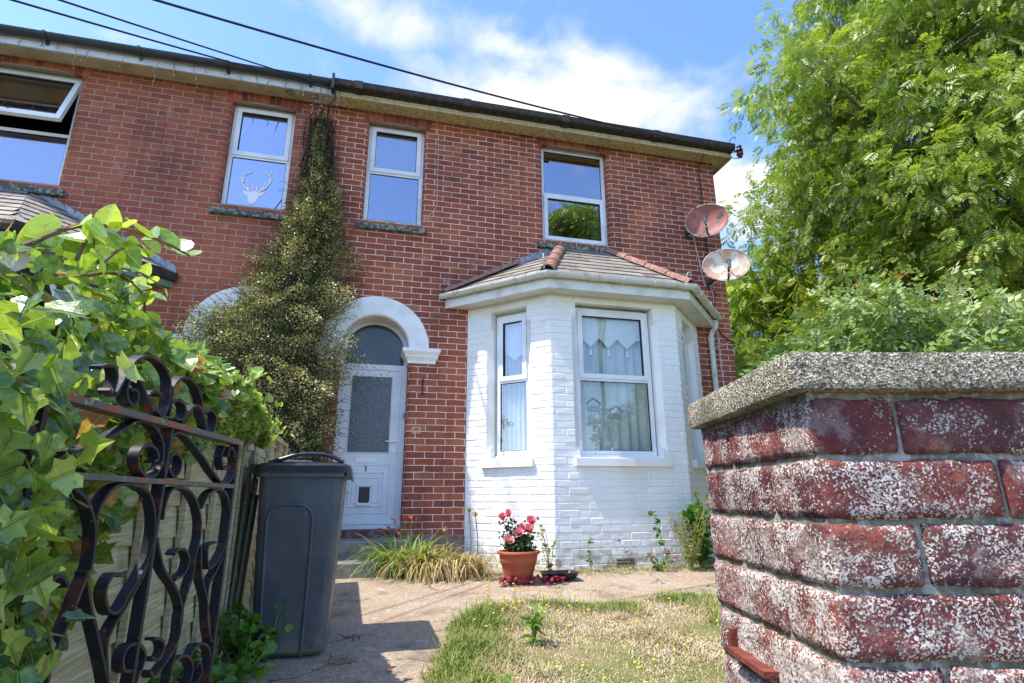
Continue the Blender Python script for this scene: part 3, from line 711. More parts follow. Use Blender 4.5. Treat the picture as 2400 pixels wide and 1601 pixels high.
for side in ('R', 'L'):
    mir = side == 'L'; par = H_L if mir else H_R
    x0, x1 = (-.698, 4.90) 
    b = MH(mir); b.box(x0, x1, -.22, .0, 5.525, 5.54); 
    if not mir: b.box(4.742, 4.90, 0, 8.2, 5.525, 5.54)
    b.build('soffit', M_SOFF_L if mir else M_SOFF_R, par)
    b = MH(mir); b.box(x0, x1, -.245, -.2203, 5.495, 5.655)
    if not mir: b.box(4.9005, 4.925, -.22, 8.2, 5.495, 5.655)
    b.build('fascia', M_FASC_L if mir else M_FASC_R, par)
    b = MH(mir)
    if mir: sweep(b, [(x0, -.247, 5.635), (x1, -.247, 5.635)], gutter_prof(.055, .004, .06))
    else: sweep(b, [(x0, -.247, 5.65), (x1+.0, -.247, 5.65)], [(.0, -.09), (.10, -.085), (.115, -.07), (.12, .0), (.113, .0), (.108, -.066), (.0, -.075)])
    gut = b.build('gutter', M_GUT_B if mir else M_GUT_IRON, par)
    for x in np.arange(x0+.25, x1, .92 if mir else 1.35):
        c = MH(mir)
        if mir:
            for a0, a1 in zip(np.linspace(math.pi*.95, 2.05*math.pi, 10), np.linspace(math.pi*.95, 2.05*math.pi, 10)[1:]):
                q = [(.06+.062*math.cos(a0), .062*math.sin(a0)), (.06+.062*math.cos(a1), .062*math.sin(a1)), (.06+.055*math.cos(a1), .055*math.sin(a1)), (.06+.055*math.cos(a0), .055*math.sin(a0))]
                c.prism([(-.247-o_, 5.635+z) for o_, z in q], (x, 0, 0), (0, 1, 0), ZV, (.03, 0, 0))
            c.box(x, x+.03, -.265, -.246, 5.545, 5.62)
        else: c.box(x, x+.10, -.376, -.248, 5.547, 5.655)
        c.build('gutter_bracket', M_GUT_B if mir else M_GUT_IRON, gut)
    b = MH(mir)
    b.add([(x0, -.29, 5.66), (4.95, -.29, 5.66), (4.95, 4, 7.85), (x0, 4, 7.85), (x0, 8.4, 5.6), (4.95, 8.4, 5.6),
           (x0, -.29, 5.63), (4.95, -.29, 5.63), (4.95, 4, 7.8), (x0, 4, 7.8), (x0, 8.4, 5.56), (4.95, 8.4, 5.56)],
          [(0, 1, 2, 3), (3, 2, 5, 4), (6, 9, 8, 7), (9, 10, 11, 8), (0, 6, 7, 1), (4, 5, 11, 10), (1, 7, 8, 2), (2, 8, 11, 5)])
    b.build('roof', M_ROOF, par)
b = MB(); b.box(-.715, -.685, -.375, -.215, 5.50, 5.71); b.build('party_bracket', M_GUT_B, H_L)
# soffit vents
for x in (-1.22, -.92):
    b = MB(); b.lathe([(.03, 0), (.045, -.003), (.045, -.006), (.03, -.006), (.028, 0)], (x, -.12, 5.5255), 18); b.build('soffit_vent', M_SILL, H_L)

# ================================================================ BAYS
def brick_faces(B, O, U, Nn, L_, z0, z1, holes, prot=.004, off=0.0, zmin=None):
    bw, rh, j = .225, .075, .009
    O, U, Nn = (np.asarray(v, float) for v in (O, U, Nn)); rows = int(math.ceil((z1-z0)/rh))
    for r_ in range(rows):
        a0 = z0+r_*rh; a1 = min(a0+rh-j, z1)
        if a1-a0 < .02: continue
        zc = (a0+a1)/2; s = -((r_ % 2)*.1125+off)
        segs = []
        while s < L_:
            segs.append((max(s, 0), min(s+bw-j, L_))); s += bw+random.uniform(-.006, .006)
        for h in holes:
            if not (h[2]-.02 < zc < h[3]+.0): continue
            ns = []
            for p, q in segs:
                if q <= h[0] or p >= h[1]: ns.append((p, q)); continue
                if p < h[0]-.02: ns.append((p, h[0]))
                if q > h[1]+.02: ns.append((h[1], q))
            segs = ns
        for p, q in segs:
            if q-p < .02: continue
            pr = prot+random.uniform(-.0016, .0022); e = .005
            J = lambda k=.0022: random.uniform(-k, k)
            c = [(p, a0), (q, a0), (q, a1), (p, a1)]; ci = [(p+e, a0+e), (q-e, a0+e), (q-e, a1-e), (p+e, a1-e)]
            V = [O+U*(x+J())+ZV*(z+J()) for x, z in c]+[O+U*(x+J())+ZV*(z+J())+Nn*(pr+J(.0016)) for x, z in ci]
            B.add(V, [(4,5,6,7),(0,1,5,4),(1,2,6,5),(2,3,7,6),(3,0,4,7)], (random.random(), 0))
def wall_grid(B, O, U, Nn, L_, z0, z1, holes):
    O, U = np.asarray(O, float), np.asarray(U, float)
    xs = sorted({0, L_, *[v for h in holes for v in h[:2]]}); zs = sorted({z0, z1, *[v for h in holes for v in h[2:]]})
    for i in range(len(xs)-1):
        for j in range(len(zs)-1):
            cx, cz = (xs[i]+xs[i+1])/2, (zs[j]+zs[j+1])/2
            if any(h[0] < cx < h[1] and h[2] < cz < h[3] for h in holes): continue
            P = lambda s, z: O+U*s+ZV*z
            B.quad(P(xs[i], zs[j]), P(xs[i+1], zs[j]), P(xs[i+1], zs[j+1]), P(xs[i], zs[j+1]))
ML_CREAM = white_paint_mat('cream_masonry_paint', '#c9c8b8')
def bay(mir, par):
    A_, B_, C_, D_ = (1.07, 0), (1.86, -.78), (3.42, -.78), (4.20, 0)
    wm = ML_CREAM if mir else M_WP
    b = MH(mir); faces = []
    for (p, q, h) in ((A_, B_, (.335, .815, 1.115, 2.82)), (B_, C_, (.305, 1.265, 1.105, 2.845)), (C_, D_, (.30, .78, 1.115, 2.82))):
        p3, q3 = np.array([*p, 0.]), np.array([*q, 0.]); Ln = np.linalg.norm(q3-p3); U = (q3-p3)/Ln; Nn = np.array([U[1], -U[0], 0])
        ch = [(h[0]-.05, h[0], h[2]+.10, h[3]-.17), (h[1], h[1]+.05, h[2]+.10, h[3]-.17)]
        hs = [h]+ch
        wall_grid(b, p3, U, Nn, Ln, -.05, 2.925, hs)
        brick_faces(b, p3, U, Nn, Ln, -.02, 2.90, hs, .0045, off=random.random()*.1)
        P = lambda s, z, d: p3+U*s+ZV*z-Nn*d
        for s_, sg in ((h[0], -1), (h[1], 1)):
            zc0, zc1 = ch[0][2], ch[0][3]
            for z0, z1 in ((h[2], zc0), (zc1, h[3])): b.quad(P(s_, z0, 0), P(s_, z0, .16), P(s_, z1, .16), P(s_, z1, 0))
            b.quad(P(s_, zc0, .055), P(s_, zc0, .16), P(s_, zc1, .16), P(s_, zc1, .055))
            b.quad(P(s_+sg*.05, zc0, 0), P(s_, zc0+.045, .055), P(s_, zc1-.05, .055), P(s_+sg*.05, zc1, 0))
            b.add([P(s_+sg*.05, zc0, 0), P(s_, zc0, 0), P(s_, zc0+.045, .055)], [(0, 1, 2)]); b.add([P(s_, zc0, 0), P(s_, zc0+.045, .055), P(s_, zc0, .055)], [(0, 1, 2)])
            b.add([P(s_+sg*.05, zc1, 0), P(s_, zc1, 0), P(s_, zc1-.05, .055)], [(0, 1, 2)]); b.add([P(s_, zc1, 0), P(s_, zc1-.05, .055), P(s_, zc1, .055)], [(0, 1, 2)])
        b.quad(P(h[0], h[3], 0), P(h[1], h[3], 0), P(h[1], h[3], .16), P(h[0], h[3], .16))
        b.quad(P(h[0], h[2], 0), P(h[1], h[2], 0), P(h[1], h[2], .16), P(h[0], h[2], .16))
        faces.append((p3, U, Nn, Ln, h))
    bw = b.build('bay_wall', wm, par)
    for k, (p3, U, Nn, Ln, h) in enumerate(faces):
        O = p3+U*(h[0]+.018)+ZV*(h[2]+.03)-Nn*.10
        f = window(par, mir, O, U, Nn, h[1]-h[0]-.036, h[3]-h[2]-.07, .84, glass=(M_GLASS_MID if k != 1 else M_GLASS_LOW), fr=.05)
        s_ = MH(mir); s0, s1 = h[0]-(.07 if k else .11), h[1]+.07
        q = lambda s, z, d: p3+U*s+ZV*z-Nn*d
        s_.add([q(s0, 1.015, -.05), q(s1, 1.015, -.05), q(s1, 1.015, .0), q(s0, 1.015, .0), q(s0, 1.095, -.05), q(s1, 1.095, -.05), q(s1, 1.112, .11), q(s0, 1.112, .11)], [(0,3,2,1),(4,5,6,7),(0,1,5,4),(1,2,6,5),(3,0,4,7),(2,3,7,6)])
        s_.build('sill', wm, f)
        # net curtain
        c = MH(mir); m_ = 48; wd = h[1]-h[0]+.1
        for i in range(m_):
            fn = lambda i: .20+.018*math.sin(i*1.15+.4*math.sin(i*.7))+.008*math.sin(i*.37)
            s_0, s_1 = h[0]-.05+wd*i/m_, h[0]-.05+wd*(i+1)/m_
            c.quad(q(s_0, h[2]-.05, fn(i)), q(s_1, h[2]-.05, fn(i+1)), q(s_1, h[3]+.02, fn(i+1)), q(s_0, h[3]+.02, fn(i)))
        c.build('curtain', M_NET, f, smooth=True)
        if not mir:
            d = MB(); 
            if k == 1:
                d.quad((2.20, -.625, 2.475), (3.07, -.625, 2.475), (3.07, -.625, 2.84), (2.20, -.625, 2.84)); d.box(2.20, 3.07, -.635, -.626, 2.468, 2.486)
                for xa, xm, xb in ((2.28, 2.392, 2.50), (2.50, 2.617, 2.73), (2.73, 2.846, 2.975)):
                    d.prism([(xa, 2.47), (xm, 2.36), (xb, 2.47)], (0, -.63, 0), (1, 0, 0), ZV, (0, .004, 0))
                    d.tube([(xm, -.63, 2.36), (xm, -.63, 2.325)], .004, 6); d.tube([(xm, -.63, 2.335), (xm, -.63, 2.315), (xm, -.63, 2.30), (xm, -.63, 2.262)], [.008, .014, .012, .028], 10)
            else:
                for xa in (.28, .52, .76): pass
                d.prism([(h[0], 2.83), (h[0], 2.40), (h[0]+.24, 2.24), (h[1], 2.40), (h[1], 2.83)], p3-Nn*.155, U, ZV, -Nn*.004)
            d.build('blind', M_BLIND, f)
            if k == 1:
                for (x0, zb) in ((2.305, 1.615), (2.57, 1.535)):
                    hsd = thing('hanging_ornament', (x0+.07, -.69, zb), 'wire nativity stable outline hanging in the bay window, '+('nearer its left side' if x0 < 2.4 else 'lower one nearer the middle'), 'ornament')
                    w_ = MB(); yy = -.672
                    R2 = lambda pts, r_=.0022: w_.tube([(x0+x, yy, zb+z) for x, z in pts], r_, 5)
                    R2([(0, 0), (.15, 0)]); R2([(.01, 0), (.01, .085)]); R2([(.14, 0), (.14, .085)]); R2([(-.01, .085), (.075, .15)], .003); R2([(.075, .15), (.165, .085)], .003); R2([(-.01, .075), (.075, .135), (.165, .075)])
                    w_.build('frame', M_ORN, hsd)
                    w_ = MB()
                    for fx in (.04, .06, .09, .115): R2([(fx, 0), (fx, .035), (fx+.006, .05), (fx-.004, .062)], .0022)
                    R2([(.03, .03), (.07, .045), (.12, .028)]); w_.build('figures', M_ORN, hsd)
    # eaves: soffit, fascia, gutter
    wall = [(*A_, 0), (*B_, 0), (*C_, 0), (*D_, 0)]
    def offs(d):
        t = math.tan(math.pi/8)*d
        return [np.array([1.07-d*1.41421, 0, 0.]), np.array([1.86-t, -.78-d, 0.]), np.array([3.42+t, -.78-d, 0.]), np.array([4.20+d*1.41421, 0, 0.])]
    o2 = offs(.19)
    b = MH(mir); 
    for z in (2.915, 2.925):
        V = [np.array([*A_, 0.])+ZV*z, np.array([*B_, 0.])+ZV*z, np.array([*C_, 0.])+ZV*z, np.array([*D_, 0.])+ZV*z]+[o+ZV*z for o in o2]
        b.add(V, [(0, 4, 5, 1), (1, 5, 6, 2), (2, 6, 7, 3)])
    b.build('bay_soffit', M_TEAL if mir else M_UPVC2, par)
    b = MH(mir); sweep(b, [o+ZV*2.905 for o in o2], [(0, 0), (.018, 0), (.02, .03), (.016, .135), (0, .135)])
    b.build('bay_fascia', M_TEAL if mir else M_UPVC2, par)
    EZ = 3.065
    b = MH(mir); o3 = offs(.212)
    if mir: sweep(b, [o+ZV*2.98 for o in o3], [(0, 0), (.05, 0), (.06, .05), (.05, .09), (0, .09)]); gt = b.build('bay_gutter', M_GUT_IRON, par)
    else:
        pp = [o+ZV*(EZ-.004) for o in offs(.208)]; pp[0] = pp[0]+np.array([-.0, .03, 0]); pp[0] = np.array([.775+.0, -.005, EZ-.004])
        sweep(b, pp, gutter_prof(.05, .004, .055)); gt = b.build('bay_gutter', M_GUT_W, par, smooth=False)
        segs = [(pp[0], pp[1], 3), (pp[1], pp[2], 5), (pp[2], pp[3], 3)]
        for a, c, n in segs:
            d = (c-a)/np.linalg.norm(c-a); nn = np.array([d[1], -d[0], 0])
            for i in range(n):
                t = (i+.5)/n if n != 5 else (i+.25)/4.5
                o_ = a+(c-a)*t; br = MB()
                aa = np.linspace(math.pi, 2*math.pi, 10)
                for a0, a1 in zip(aa, aa[1:]):
                    q = [(.055+.059*math.cos(a0), .059*math.sin(a0)), (.055+.059*math.cos(a1), .059*math.sin(a1)), (.055+.05*math.cos(a1), .05*math.sin(a1)), (.055+.05*math.cos(a0), .05*math.sin(a0))]
                    br.prism(q, o_, nn, ZV, d*.022)
                br.build('gutter_bracket', M_GUT_W, gt)
        for p_ in (pp[1], pp[2]):
            cr = MB(); d = np.array([0, -.055, 0]) ; a = segs[0][0]
            i = 1 if p_ is pp[1] else 2
            d0 = (pp[i]-pp[i-1]); d0 /= np.linalg.norm(d0); d1 = pp[i+1]-pp[i]; d1 /= np.linalg.norm(d1)
            sweep(cr, [p_-d0*.09, p_, p_+d1*.09], gutter_prof(.056, .006, .055)); cr.build('gutter_corner', M_GUT_W, gt)
    # slated roof
    e = offs(.235); e[0][1] = -.01; e[3][1] = -.01
    EL, ER, WLp, WRp = e[1]+ZV*(EZ+.01), e[2]+ZV*(EZ+.01), e[0]+ZV*(EZ+.01), e[3]+ZV*(EZ+.01)
    TL, TR = np.array([2.29, -.01, 3.87]), np.array([2.97, -.01, 3.87])
    b = MH(mir)
    def plane(BL_, BR_, TL_, TR_, rows):
        BL_, BR_, TL_, TR_ = (np.asarray(v, float) for v in (BL_, BR_, TL_, TR_))
        nn = np.cross(BR_-BL_, (TL_+TR_)/2-BL_); nn /= np.linalg.norm(nn); 
        if nn[2] < 0: nn = -nn
        if mir: pass
        for r_ in range(rows):
            t0, t1 = r_/rows, min(1, (r_+1.12)/rows)
            a0, a1 = BL_+(TL_-BL_)*t0, BR_+(TR_-BR_)*t0; c0, c1 = BL_+(TL_-BL_)*t1, BR_+(TR_-BR_)*t1
            W0 = np.linalg.norm(a1-a0); d = (BR_-BL_)/np.linalg.norm(BR_-BL_); s = -random.uniform(0, .18)
            lo0 = 0; 
            def at(s, top):
                P, Q = (c0, c1) if top else (a0, a1)
                base = a0+d*s
                if top: base = base+((BL_+BR_)/2*0)+ (c0+d*max(0, 0)) - (c0)  # placeholder keeps shape
                return base
            up_ = ((TL_+TR_)/2-(BL_+BR_)/2); up_ = up_-d*(up_@d); Hh = up_*(t1-t0)
            sl0, sl1 = (c0-a0)@d, (c1-a1)@d
            while s < W0:
                w = .19+random.uniform(-.02, .03); q0, q1 = max(s+.003, 0), min(s+w-.003, W0)
                if q1-q0 > .01:
                    # clip top edge against the sloping side lines
                    u0, u1 = max(q0, sl0), min(q1, W0+sl1)
                    if u1 > u0-.0:
                        lift = nn*(.012+random.uniform(0, .004)); th = nn*.006
                        P0, P1 = a0+d*q0+lift, a0+d*q1+lift; P2, P3 = a0+d*max(u1, u0)+Hh+nn*.002, a0+d*min(u0, u1)+Hh+nn*.002
                        b.add([P0, P1, P2, P3, P0-th, P1-th, P2-th, P3-th], [(0,1,2,3),(4,7,6,5),(0,4,5,1),(1,5,6,2),(2,6,7,3),(3,7,4,0)], (random.random(), 0))
                s += w
    rows = 8
    plane(WLp, EL, TL, TL+np.array([.001, -.0005, 0]), rows); plane(EL, ER, TL, TR, rows); plane(ER, WRp, TR, TR+np.array([.001, 0, 0]), rows)
    dk = [WLp-ZV*.012, EL-ZV*.012, ER-ZV*.012, WRp-ZV*.012, TL-ZV*.012, TR-ZV*.012]
    b.add(dk, [(0, 1, 4), (1, 2, 5, 4), (2, 3, 5)], (.1, 0))
    rf = b.build('bay_roof', M_SLATE, par)
    # terracotta hips
    def hip(p, q, r0=.078, n=None, lift=.0, flat=1.0):
        p, q = np.asarray(p, float), np.asarray(q, float); Ld = np.linalg.norm(q-p); n = n or max(1, int(round(Ld/.33))); d = (q-p)/Ld
        s_ = np.cross(d, ZV); s_ /= np.linalg.norm(s_); u_ = np.cross(s_, d); B = MH(mir)
        for i in range(n):
            a, c = p+d*(Ld*i/n), p+d*(Ld*(i+1)/n+.02); V = []; F = []; m_ = 9
            for P, r_ in ((a, r0*1.14), (c, r0)):
                for rr in (r_, r_-.014):
                    for j in range(m_):
                        th = math.pi*(.06+.88*j/(m_-1)); V.append(P+s_*rr*math.cos(th)+u_*(rr*math.sin(th)*flat+lift-.012))
            for j in range(m_-1): F += [(j, j+1, 2*m_+j+1, 2*m_+j), (m_+j, 3*m_+j, 3*m_+j+1, m_+j+1), (j, m_+j, m_+j+1, j+1), (2*m_+j, 2*m_+j+1, 3*m_+j+1, 3*m_+j)]
            F += [(0, 2*m_, 3*m_, m_), (m_-1, 2*m_-1, 4*m_-1, 3*m_-1)]
            B.add(V, F)
        return B.build('hip_tile', M_HIP if not mir else M_SLATE, rf, smooth=False)
    if not mir:
        hip(EL+(TL-EL)*.03, TL+(EL-TL)*.02); hip(ER+(TR-ER)*.0, TR)
        W0 = WLp+np.array([.03, -.055, .0]); hip(W0, W0+(TL-WLp)*.60, .066, 4)
        W1 = WRp+np.array([-.03, -.055, .0]); hip(W1, W1+(TR-WRp)*.60, .066, 4)
    # stepped lead flashing
    b = MH(mir)
    t0 = .02 if mir else .30
    for (S0, T0) in ((WLp, TL), (WRp, TR)):
        n = 13; x0, z0 = S0[0], S0[2]; dx, dz = (T0[0]-S0[0]), (T0[2]-S0[2]); sg = np.sign(dx)
        for i in range(n):
            ta, tb = t0+(1-t0)*i/n, t0+(1-t0)*(i+1)/n
            xa, xb = x0+dx*ta, x0+dx*tb; za, zb = z0+dz*ta, z0+dz*tb
            b.prism([(xa, za-.03), (xb, zb-.03), (xb, zb+.085), (xa+(xb-xa)*.15, za+.075), (xa, za+.03)], (0, -.0075, 0), (1, 0, 0), ZV, (0, .006, 0))
    b.box(TL[0]-.02, TR[0]+.02, -.05, -.002, 3.845, 3.885)
    b.build('flashing', M_LEAD, rf)
    return pp if not mir else None
bay(False, H_R); bay(True, H_L)
# air brick in the bay wall
b = MB()
b.box(2.50, 2.72, -.788, -.776, .025, .10, None, 1)
for i in range(8):
    for j in range(2):
        x, z = 2.515+i*.024, .034+j*.032
        b.add([(x, -.7895, z+.012), (x+.011, -.7895, z), (x+.022, -.7895, z+.012), (x+.011, -.7895, z+.026)], [(0, 1, 2, 3)], None, 0)
b.build('air_brick', [simple('vent_holes', '#15130f'), simple('air_brick_clay', '#b5a083', '#8a6f55', 40, .9)], H_R)
# downpipe at the right of the bay
b = MB(); P = smooth_path([(4.43, -.11, 2.99), (4.43, -.10, 2.90), (4.40, -.06, 2.84), (4.375, -.055, 2.76), (4.375, -.055, 2.6)], 5)
b.tube(P, .034, 12); b.tube([(4.375, -.055, 2.78), (4.375, -.055, 0.1)], .034, 12, True); b.tube([(4.375, -.055, 2.76), (4.375, -.055, 2.70)], .042, 12); b.build('downpipe', M_GUT_W, H_R, smooth=False)

# ================================================================ FIXTURES ON THE HOUSE
def sag(a, b, s, n=30):
    a, b = np.asarray(a, float), np.asarray(b, float); t = np.linspace(0, 1, n)[:, None]
    return a+(b-a)*t-ZV*(4*s*t*(1-t))
def extend(a, b, L_):   # point beyond a, away from b
    a, b = np.asarray(a, float), np.asarray(b, float); return a+(a-b)/np.linalg.norm(a-b)*L_
INS = np.array([4.93, -.40, 5.50])
A0 = np.array([-1.75, -2.85, 4.02]); 
b = MB(); b.tube(sag(extend(A0, INS, 3.2)+np.array([0, 0, .25]), INS, .20, 60), .0095, 7)
tag(b.build('telephone_cable', M_WIRE), 'thick black overhead cable running diagonally to the far corner of the eaves', 'cable')
HK = np.array([-.74, -.30, 5.53])
b = MB(); b.tube(np.vstack([sag(extend((-2.56, -2.68, 3.95), HK, 3)+np.array([0, 0, .1]), HK+np.array([0, 0, .0]), .05, 50), smooth_path([HK, HK+np.array([.06, -.01, -.02]), HK+np.array([.075, 0, -.12]), HK+np.array([.02, .03, -.19]), HK+np.array([0, .1, -.24]), (-.77, -.03, 5.1)], 5)]), .008, 7)
tag(b.build('telephone_cable', M_WIRE), 'lower of two black cables meeting above the climbing plant', 'cable')
b = MB(); b.tube(sag(extend((-2.50, -2.68, 4.0), HK+np.array([-.5, 0, .06]), 3)+np.array([0, 0, .1]), HK+np.array([-.02, 0, .03]), .02, 50), .0075, 7)
tag(b.build('telephone_cable', M_WIRE), 'upper of two black cables meeting above the climbing plant', 'cable')
# insulator on the corner
t = thing('insulator', tuple(INS), 'brown porcelain twin insulator on a bracket at the far corner of the eaves', 'insulator')
b = MB(); b.lathe([(r*1.35, z*1.35) for r, z in [(.0, .075), (.022, .07), (.03, .055), (.016, .04), (.034, .022), (.036, .005), (.016, -.002), (.016, -.012), (.034, -.02), (.036, -.04), (.018, -.052), (.026, -.068), (.0, -.075)]], INS, 16); b.build('insulator_body', M_PORC, t, smooth=True)
b = MB(); b.tube([INS+np.array([0, 0, -.01]), INS+np.array([-.08, .03, .0]), INS+np.array([-.12, .1, .0])], .008, 6); b.tube(smooth_path([INS+np.array([.0, 0, -.03]), INS+np.array([-.02, 0, -.1]), INS+np.array([-.09, 0, -.13]), INS+np.array([-.14, .02, -.09]), INS+np.array([-.13, .05, -.03])], 5), .006, 6); b.build('bracket', M_WIRE, t)
b = MB(); b.tube(smooth_path([(4.80, -.36, 5.64), (4.81, -.38, 5.68), (4.82, -.42, 5.70), (4.85, -.42, 5.715), (4.87, -.42, 5.70), (4.865, -.42, 5.68)], 5), .006, 6); tag(b.build('roof_hook', M_GUT_IRON), 'small rusty scroll hook above the gutter at the far corner of the eaves', 'hook')
# scroll hooks at the foot of the bay hips
for (x, y, z, lb) in ((.80, -.06, 3.13, 'galvanised scroll hook at the left foot of the bay roof'), (3.50, -1.0, 3.12, 'galvanised scroll hook at the right foot of the bay roof'), (1.74, -.99, 3.12, 'upright galvanised hook where bay gutter turns, against the hip tiles')):
    dx = -.03 if x < 1 else .03
    b = MB()
    if 1 < x < 3: b.tube([(x, y, z), (x, y, z+.12), (x, y+.03, z+.19)], .009, 8)
    else: b.tube(smooth_path([(x, y, z-.03), (x-dx*.5, y, z+.04), (x, y, z+.10), (x+dx*.9, y, z+.125), (x+dx*1.5, y, z+.10), (x+dx*1.2, y, z+.075), (x+dx*.7, y, z+.09)], 5), .007, 8)
    tag(b.build('hip_hook', M_IRONHOOK), lb, 'hook', 'scroll hooks on the bay roof')
# cables clipped to the wall
def cable(pts, r, mat, label, k=5):
    b = MB(); b.tube(smooth_path(pts, k), r, 6); return tag(b.build('cable', mat), label, 'cable')
cable([(.61, -.01, 5.44), (.636, -.012, 5.2), (.64, -.008, 4.8), (.645, -.008, 4.4), (.64, -.008, 4.27), (.58, -.008, 4.16), (.50, .01, 4.08), (.47, .09, 4.05)], .0028, M_WIREW, 'thin pale wire curving down the brickwork to the narrow window over the door')
cable([(-.57, -.253, 5.52), (.9, -.253, 5.525), (2.53, -.253, 5.52), (4.2, -.253, 5.53), (4.6, -.253, 5.53)], .005, M_WIREW, 'white cable stapled along the cream fascia')
cable([(4.45, -.24, 5.50), (4.47, -.15, 5.45), (4.49, -.02, 5.33), (4.50, -.012, 5.1), (4.49, -.012, 4.77), (4.49, -.012, 4.2), (4.50, -.012, 3.95), (4.50, -.012, 3.62)], .006, M_WIRE, 'black cable dropping from the eaves behind both dishes')
cable([(4.23, -.10, 4.30), (4.30, -.015, 4.22), (4.34, -.012, 3.93), (4.39, -.012, 3.56), (4.42, -.02, 3.52)], .006, M_WIREW, 'white cable from the upper dish to the lower dish bracket')
cable([(4.46, -.03, 3.53), (4.51, -.012, 3.40), (4.515, -.012, 3.0), (4.512, -.012, 2.5), (4.516, -.012, 2.1), (4.52, -.012, .4)], .006, M_WIREW, 'white cable running down beside the downpipe')
cable([(4.53, -.03, 3.47), (4.505, -.014, 3.1), (4.51, -.014, 2.98), (4.56, -.014, 2.85), (4.66, -.014, 2.77), (4.755, -.01, 2.72)], .008, M_WIRE, 'thick black cable bending round the corner of the house')
cable([(4.31, -.01, 2.605), (4.47, -.012, 2.645), (4.60, -.012, 2.69), (4.70, -.012, 2.735)], .004, M_WIREW, 'short grey wire crossing beside the downpipe')

def dish_mat(name, c1, c2, c3, sc):
    a = Mat(name, .55)
    n = a.noise(sc, 4, dist=.6)
    c = a.mix(a.mask(n, .47, .50), rgb(c1), rgb(c2)); c = a.mix(a.mask(a.noise(sc*1.7, 3), .60, .63), c, rgb(c3))
    c = a.mix(a.math('MULTIPLY', a.mask(a.noise(60, 3), .55, .75), .4), c, rgb('#5b3b30'))
    a.color(c); return a.m
def dish(c, nrm, rx, rz, mat, mount, label, depth=.06):
    t = thing('satellite_dish', tuple(c), label, 'satellite dish'); c = np.array(c, float); n = np.array(nrm, float); n /= np.linalg.norm(n)
    U = np.cross(ZV, n); U /= np.linalg.norm(U); Vv = np.cross(n, U)
    b = MB(); rings = 9; seg = 48; V = []; F = []
    for side in (0, -.006):
        for i in range(rings):
            r = i/(rings-1)
            for j in range(seg):
                th = 2*math.pi*j/seg; V.append(c+U*rx*r*math.cos(th)+Vv*rz*r*math.sin(th)+n*(depth*(r*r-1)+side))
    for s_ in (0, rings*seg):
        for i in range(rings-1):
            for j in range(seg):
                F.append((s_+i*seg+j, s_+(i+1)*seg+j, s_+(i+1)*seg+(j+1) % seg, s_+i*seg+(j+1) % seg))
    for j in range(seg): a = (rings-1)*seg; F.append((a+j, a+rings*seg+j, a+rings*seg+(j+1) % seg, a+(j+1) % seg))
    b.add(V, F); b.build('dish', mat, t, smooth=True)
    b = MB(); b.tube([c+(U*rx*math.cos(a)+Vv*rz*math.sin(a)) for a in np.linspace(0, 2*math.pi, 49)], .007, 6); b.build('rim', simple('dish_rim', '#c9c3b8', '#7f5a4c', 20, .5) if 'dish_rim' not in bpy.data.materials else bpy.data.materials['dish_rim'], t)
    foot = c-Vv*rz*.92; lnb = c-Vv*rz*.35+n*.30
    b = MB(); b.tube([foot-n*.02, foot+n*.12-Vv*.03, lnb-Vv*.03], .013, 8)
    back = c-n*.09-Vv*.02; b.tube([back+n*.03, back, back*.5+np.array(mount)*.5+np.array([0, -.05, 0]), np.array(mount)], .018, 8)
    m_ = np.array(mount); b.box(m_[0]-.04, m_[0]+.04, -.012, .0, m_[2]-.07, m_[2]+.07); b.build('arm', M_GUT_B, t)
    b = MB(); d = (c-Vv*0.02-lnb); d /= np.linalg.norm(d); q = Vv*-1
    b.tube([lnb-d*.04, lnb+d*.02], .030, 12); b.tube([lnb+d*.02, lnb+d*.035], [.03, .02], 12); b.tube([lnb-d*.03, lnb-d*.03-Vv*.09], .022, 10); b.build('receiver', simple('lnb_grey', '#4c5157', '#6f757c', 10, .45) if 'lnb_grey' not in bpy.data.materials else bpy.data.materials['lnb_grey'], t)
    b = MB(); p0 = lnb-d*.03-Vv*.09; b.tube(smooth_path([p0, p0-Vv*.05+U*.03, p0-Vv*.06-n*.05-U*.02, foot+n*.05, back-Vv*.1, np.array(mount)+np.array([0, -.03, -.04])], 6), .005, 6); b.build('lead', M_WIREW, t)
dish((4.29, -.36, 4.345), (-.62, -.78, -.02), .285, .235, dish_mat('rusty_dish', '#a45f52', '#8d5148', '#4a4542', 5), (4.21, 0, 4.30), 'upper dish, rusty red and grey, on the brick wall near the corner')
dish((4.44, -.46, 3.66), (-.50, -.86, .0), .295, .225, dish_mat('peeling_dish', '#d9d5c6', '#cfa184', '#c3beb0', 4), (4.47, 0, 3.56), 'lower dish, white paint peeling to tan, above the bay gutter end')

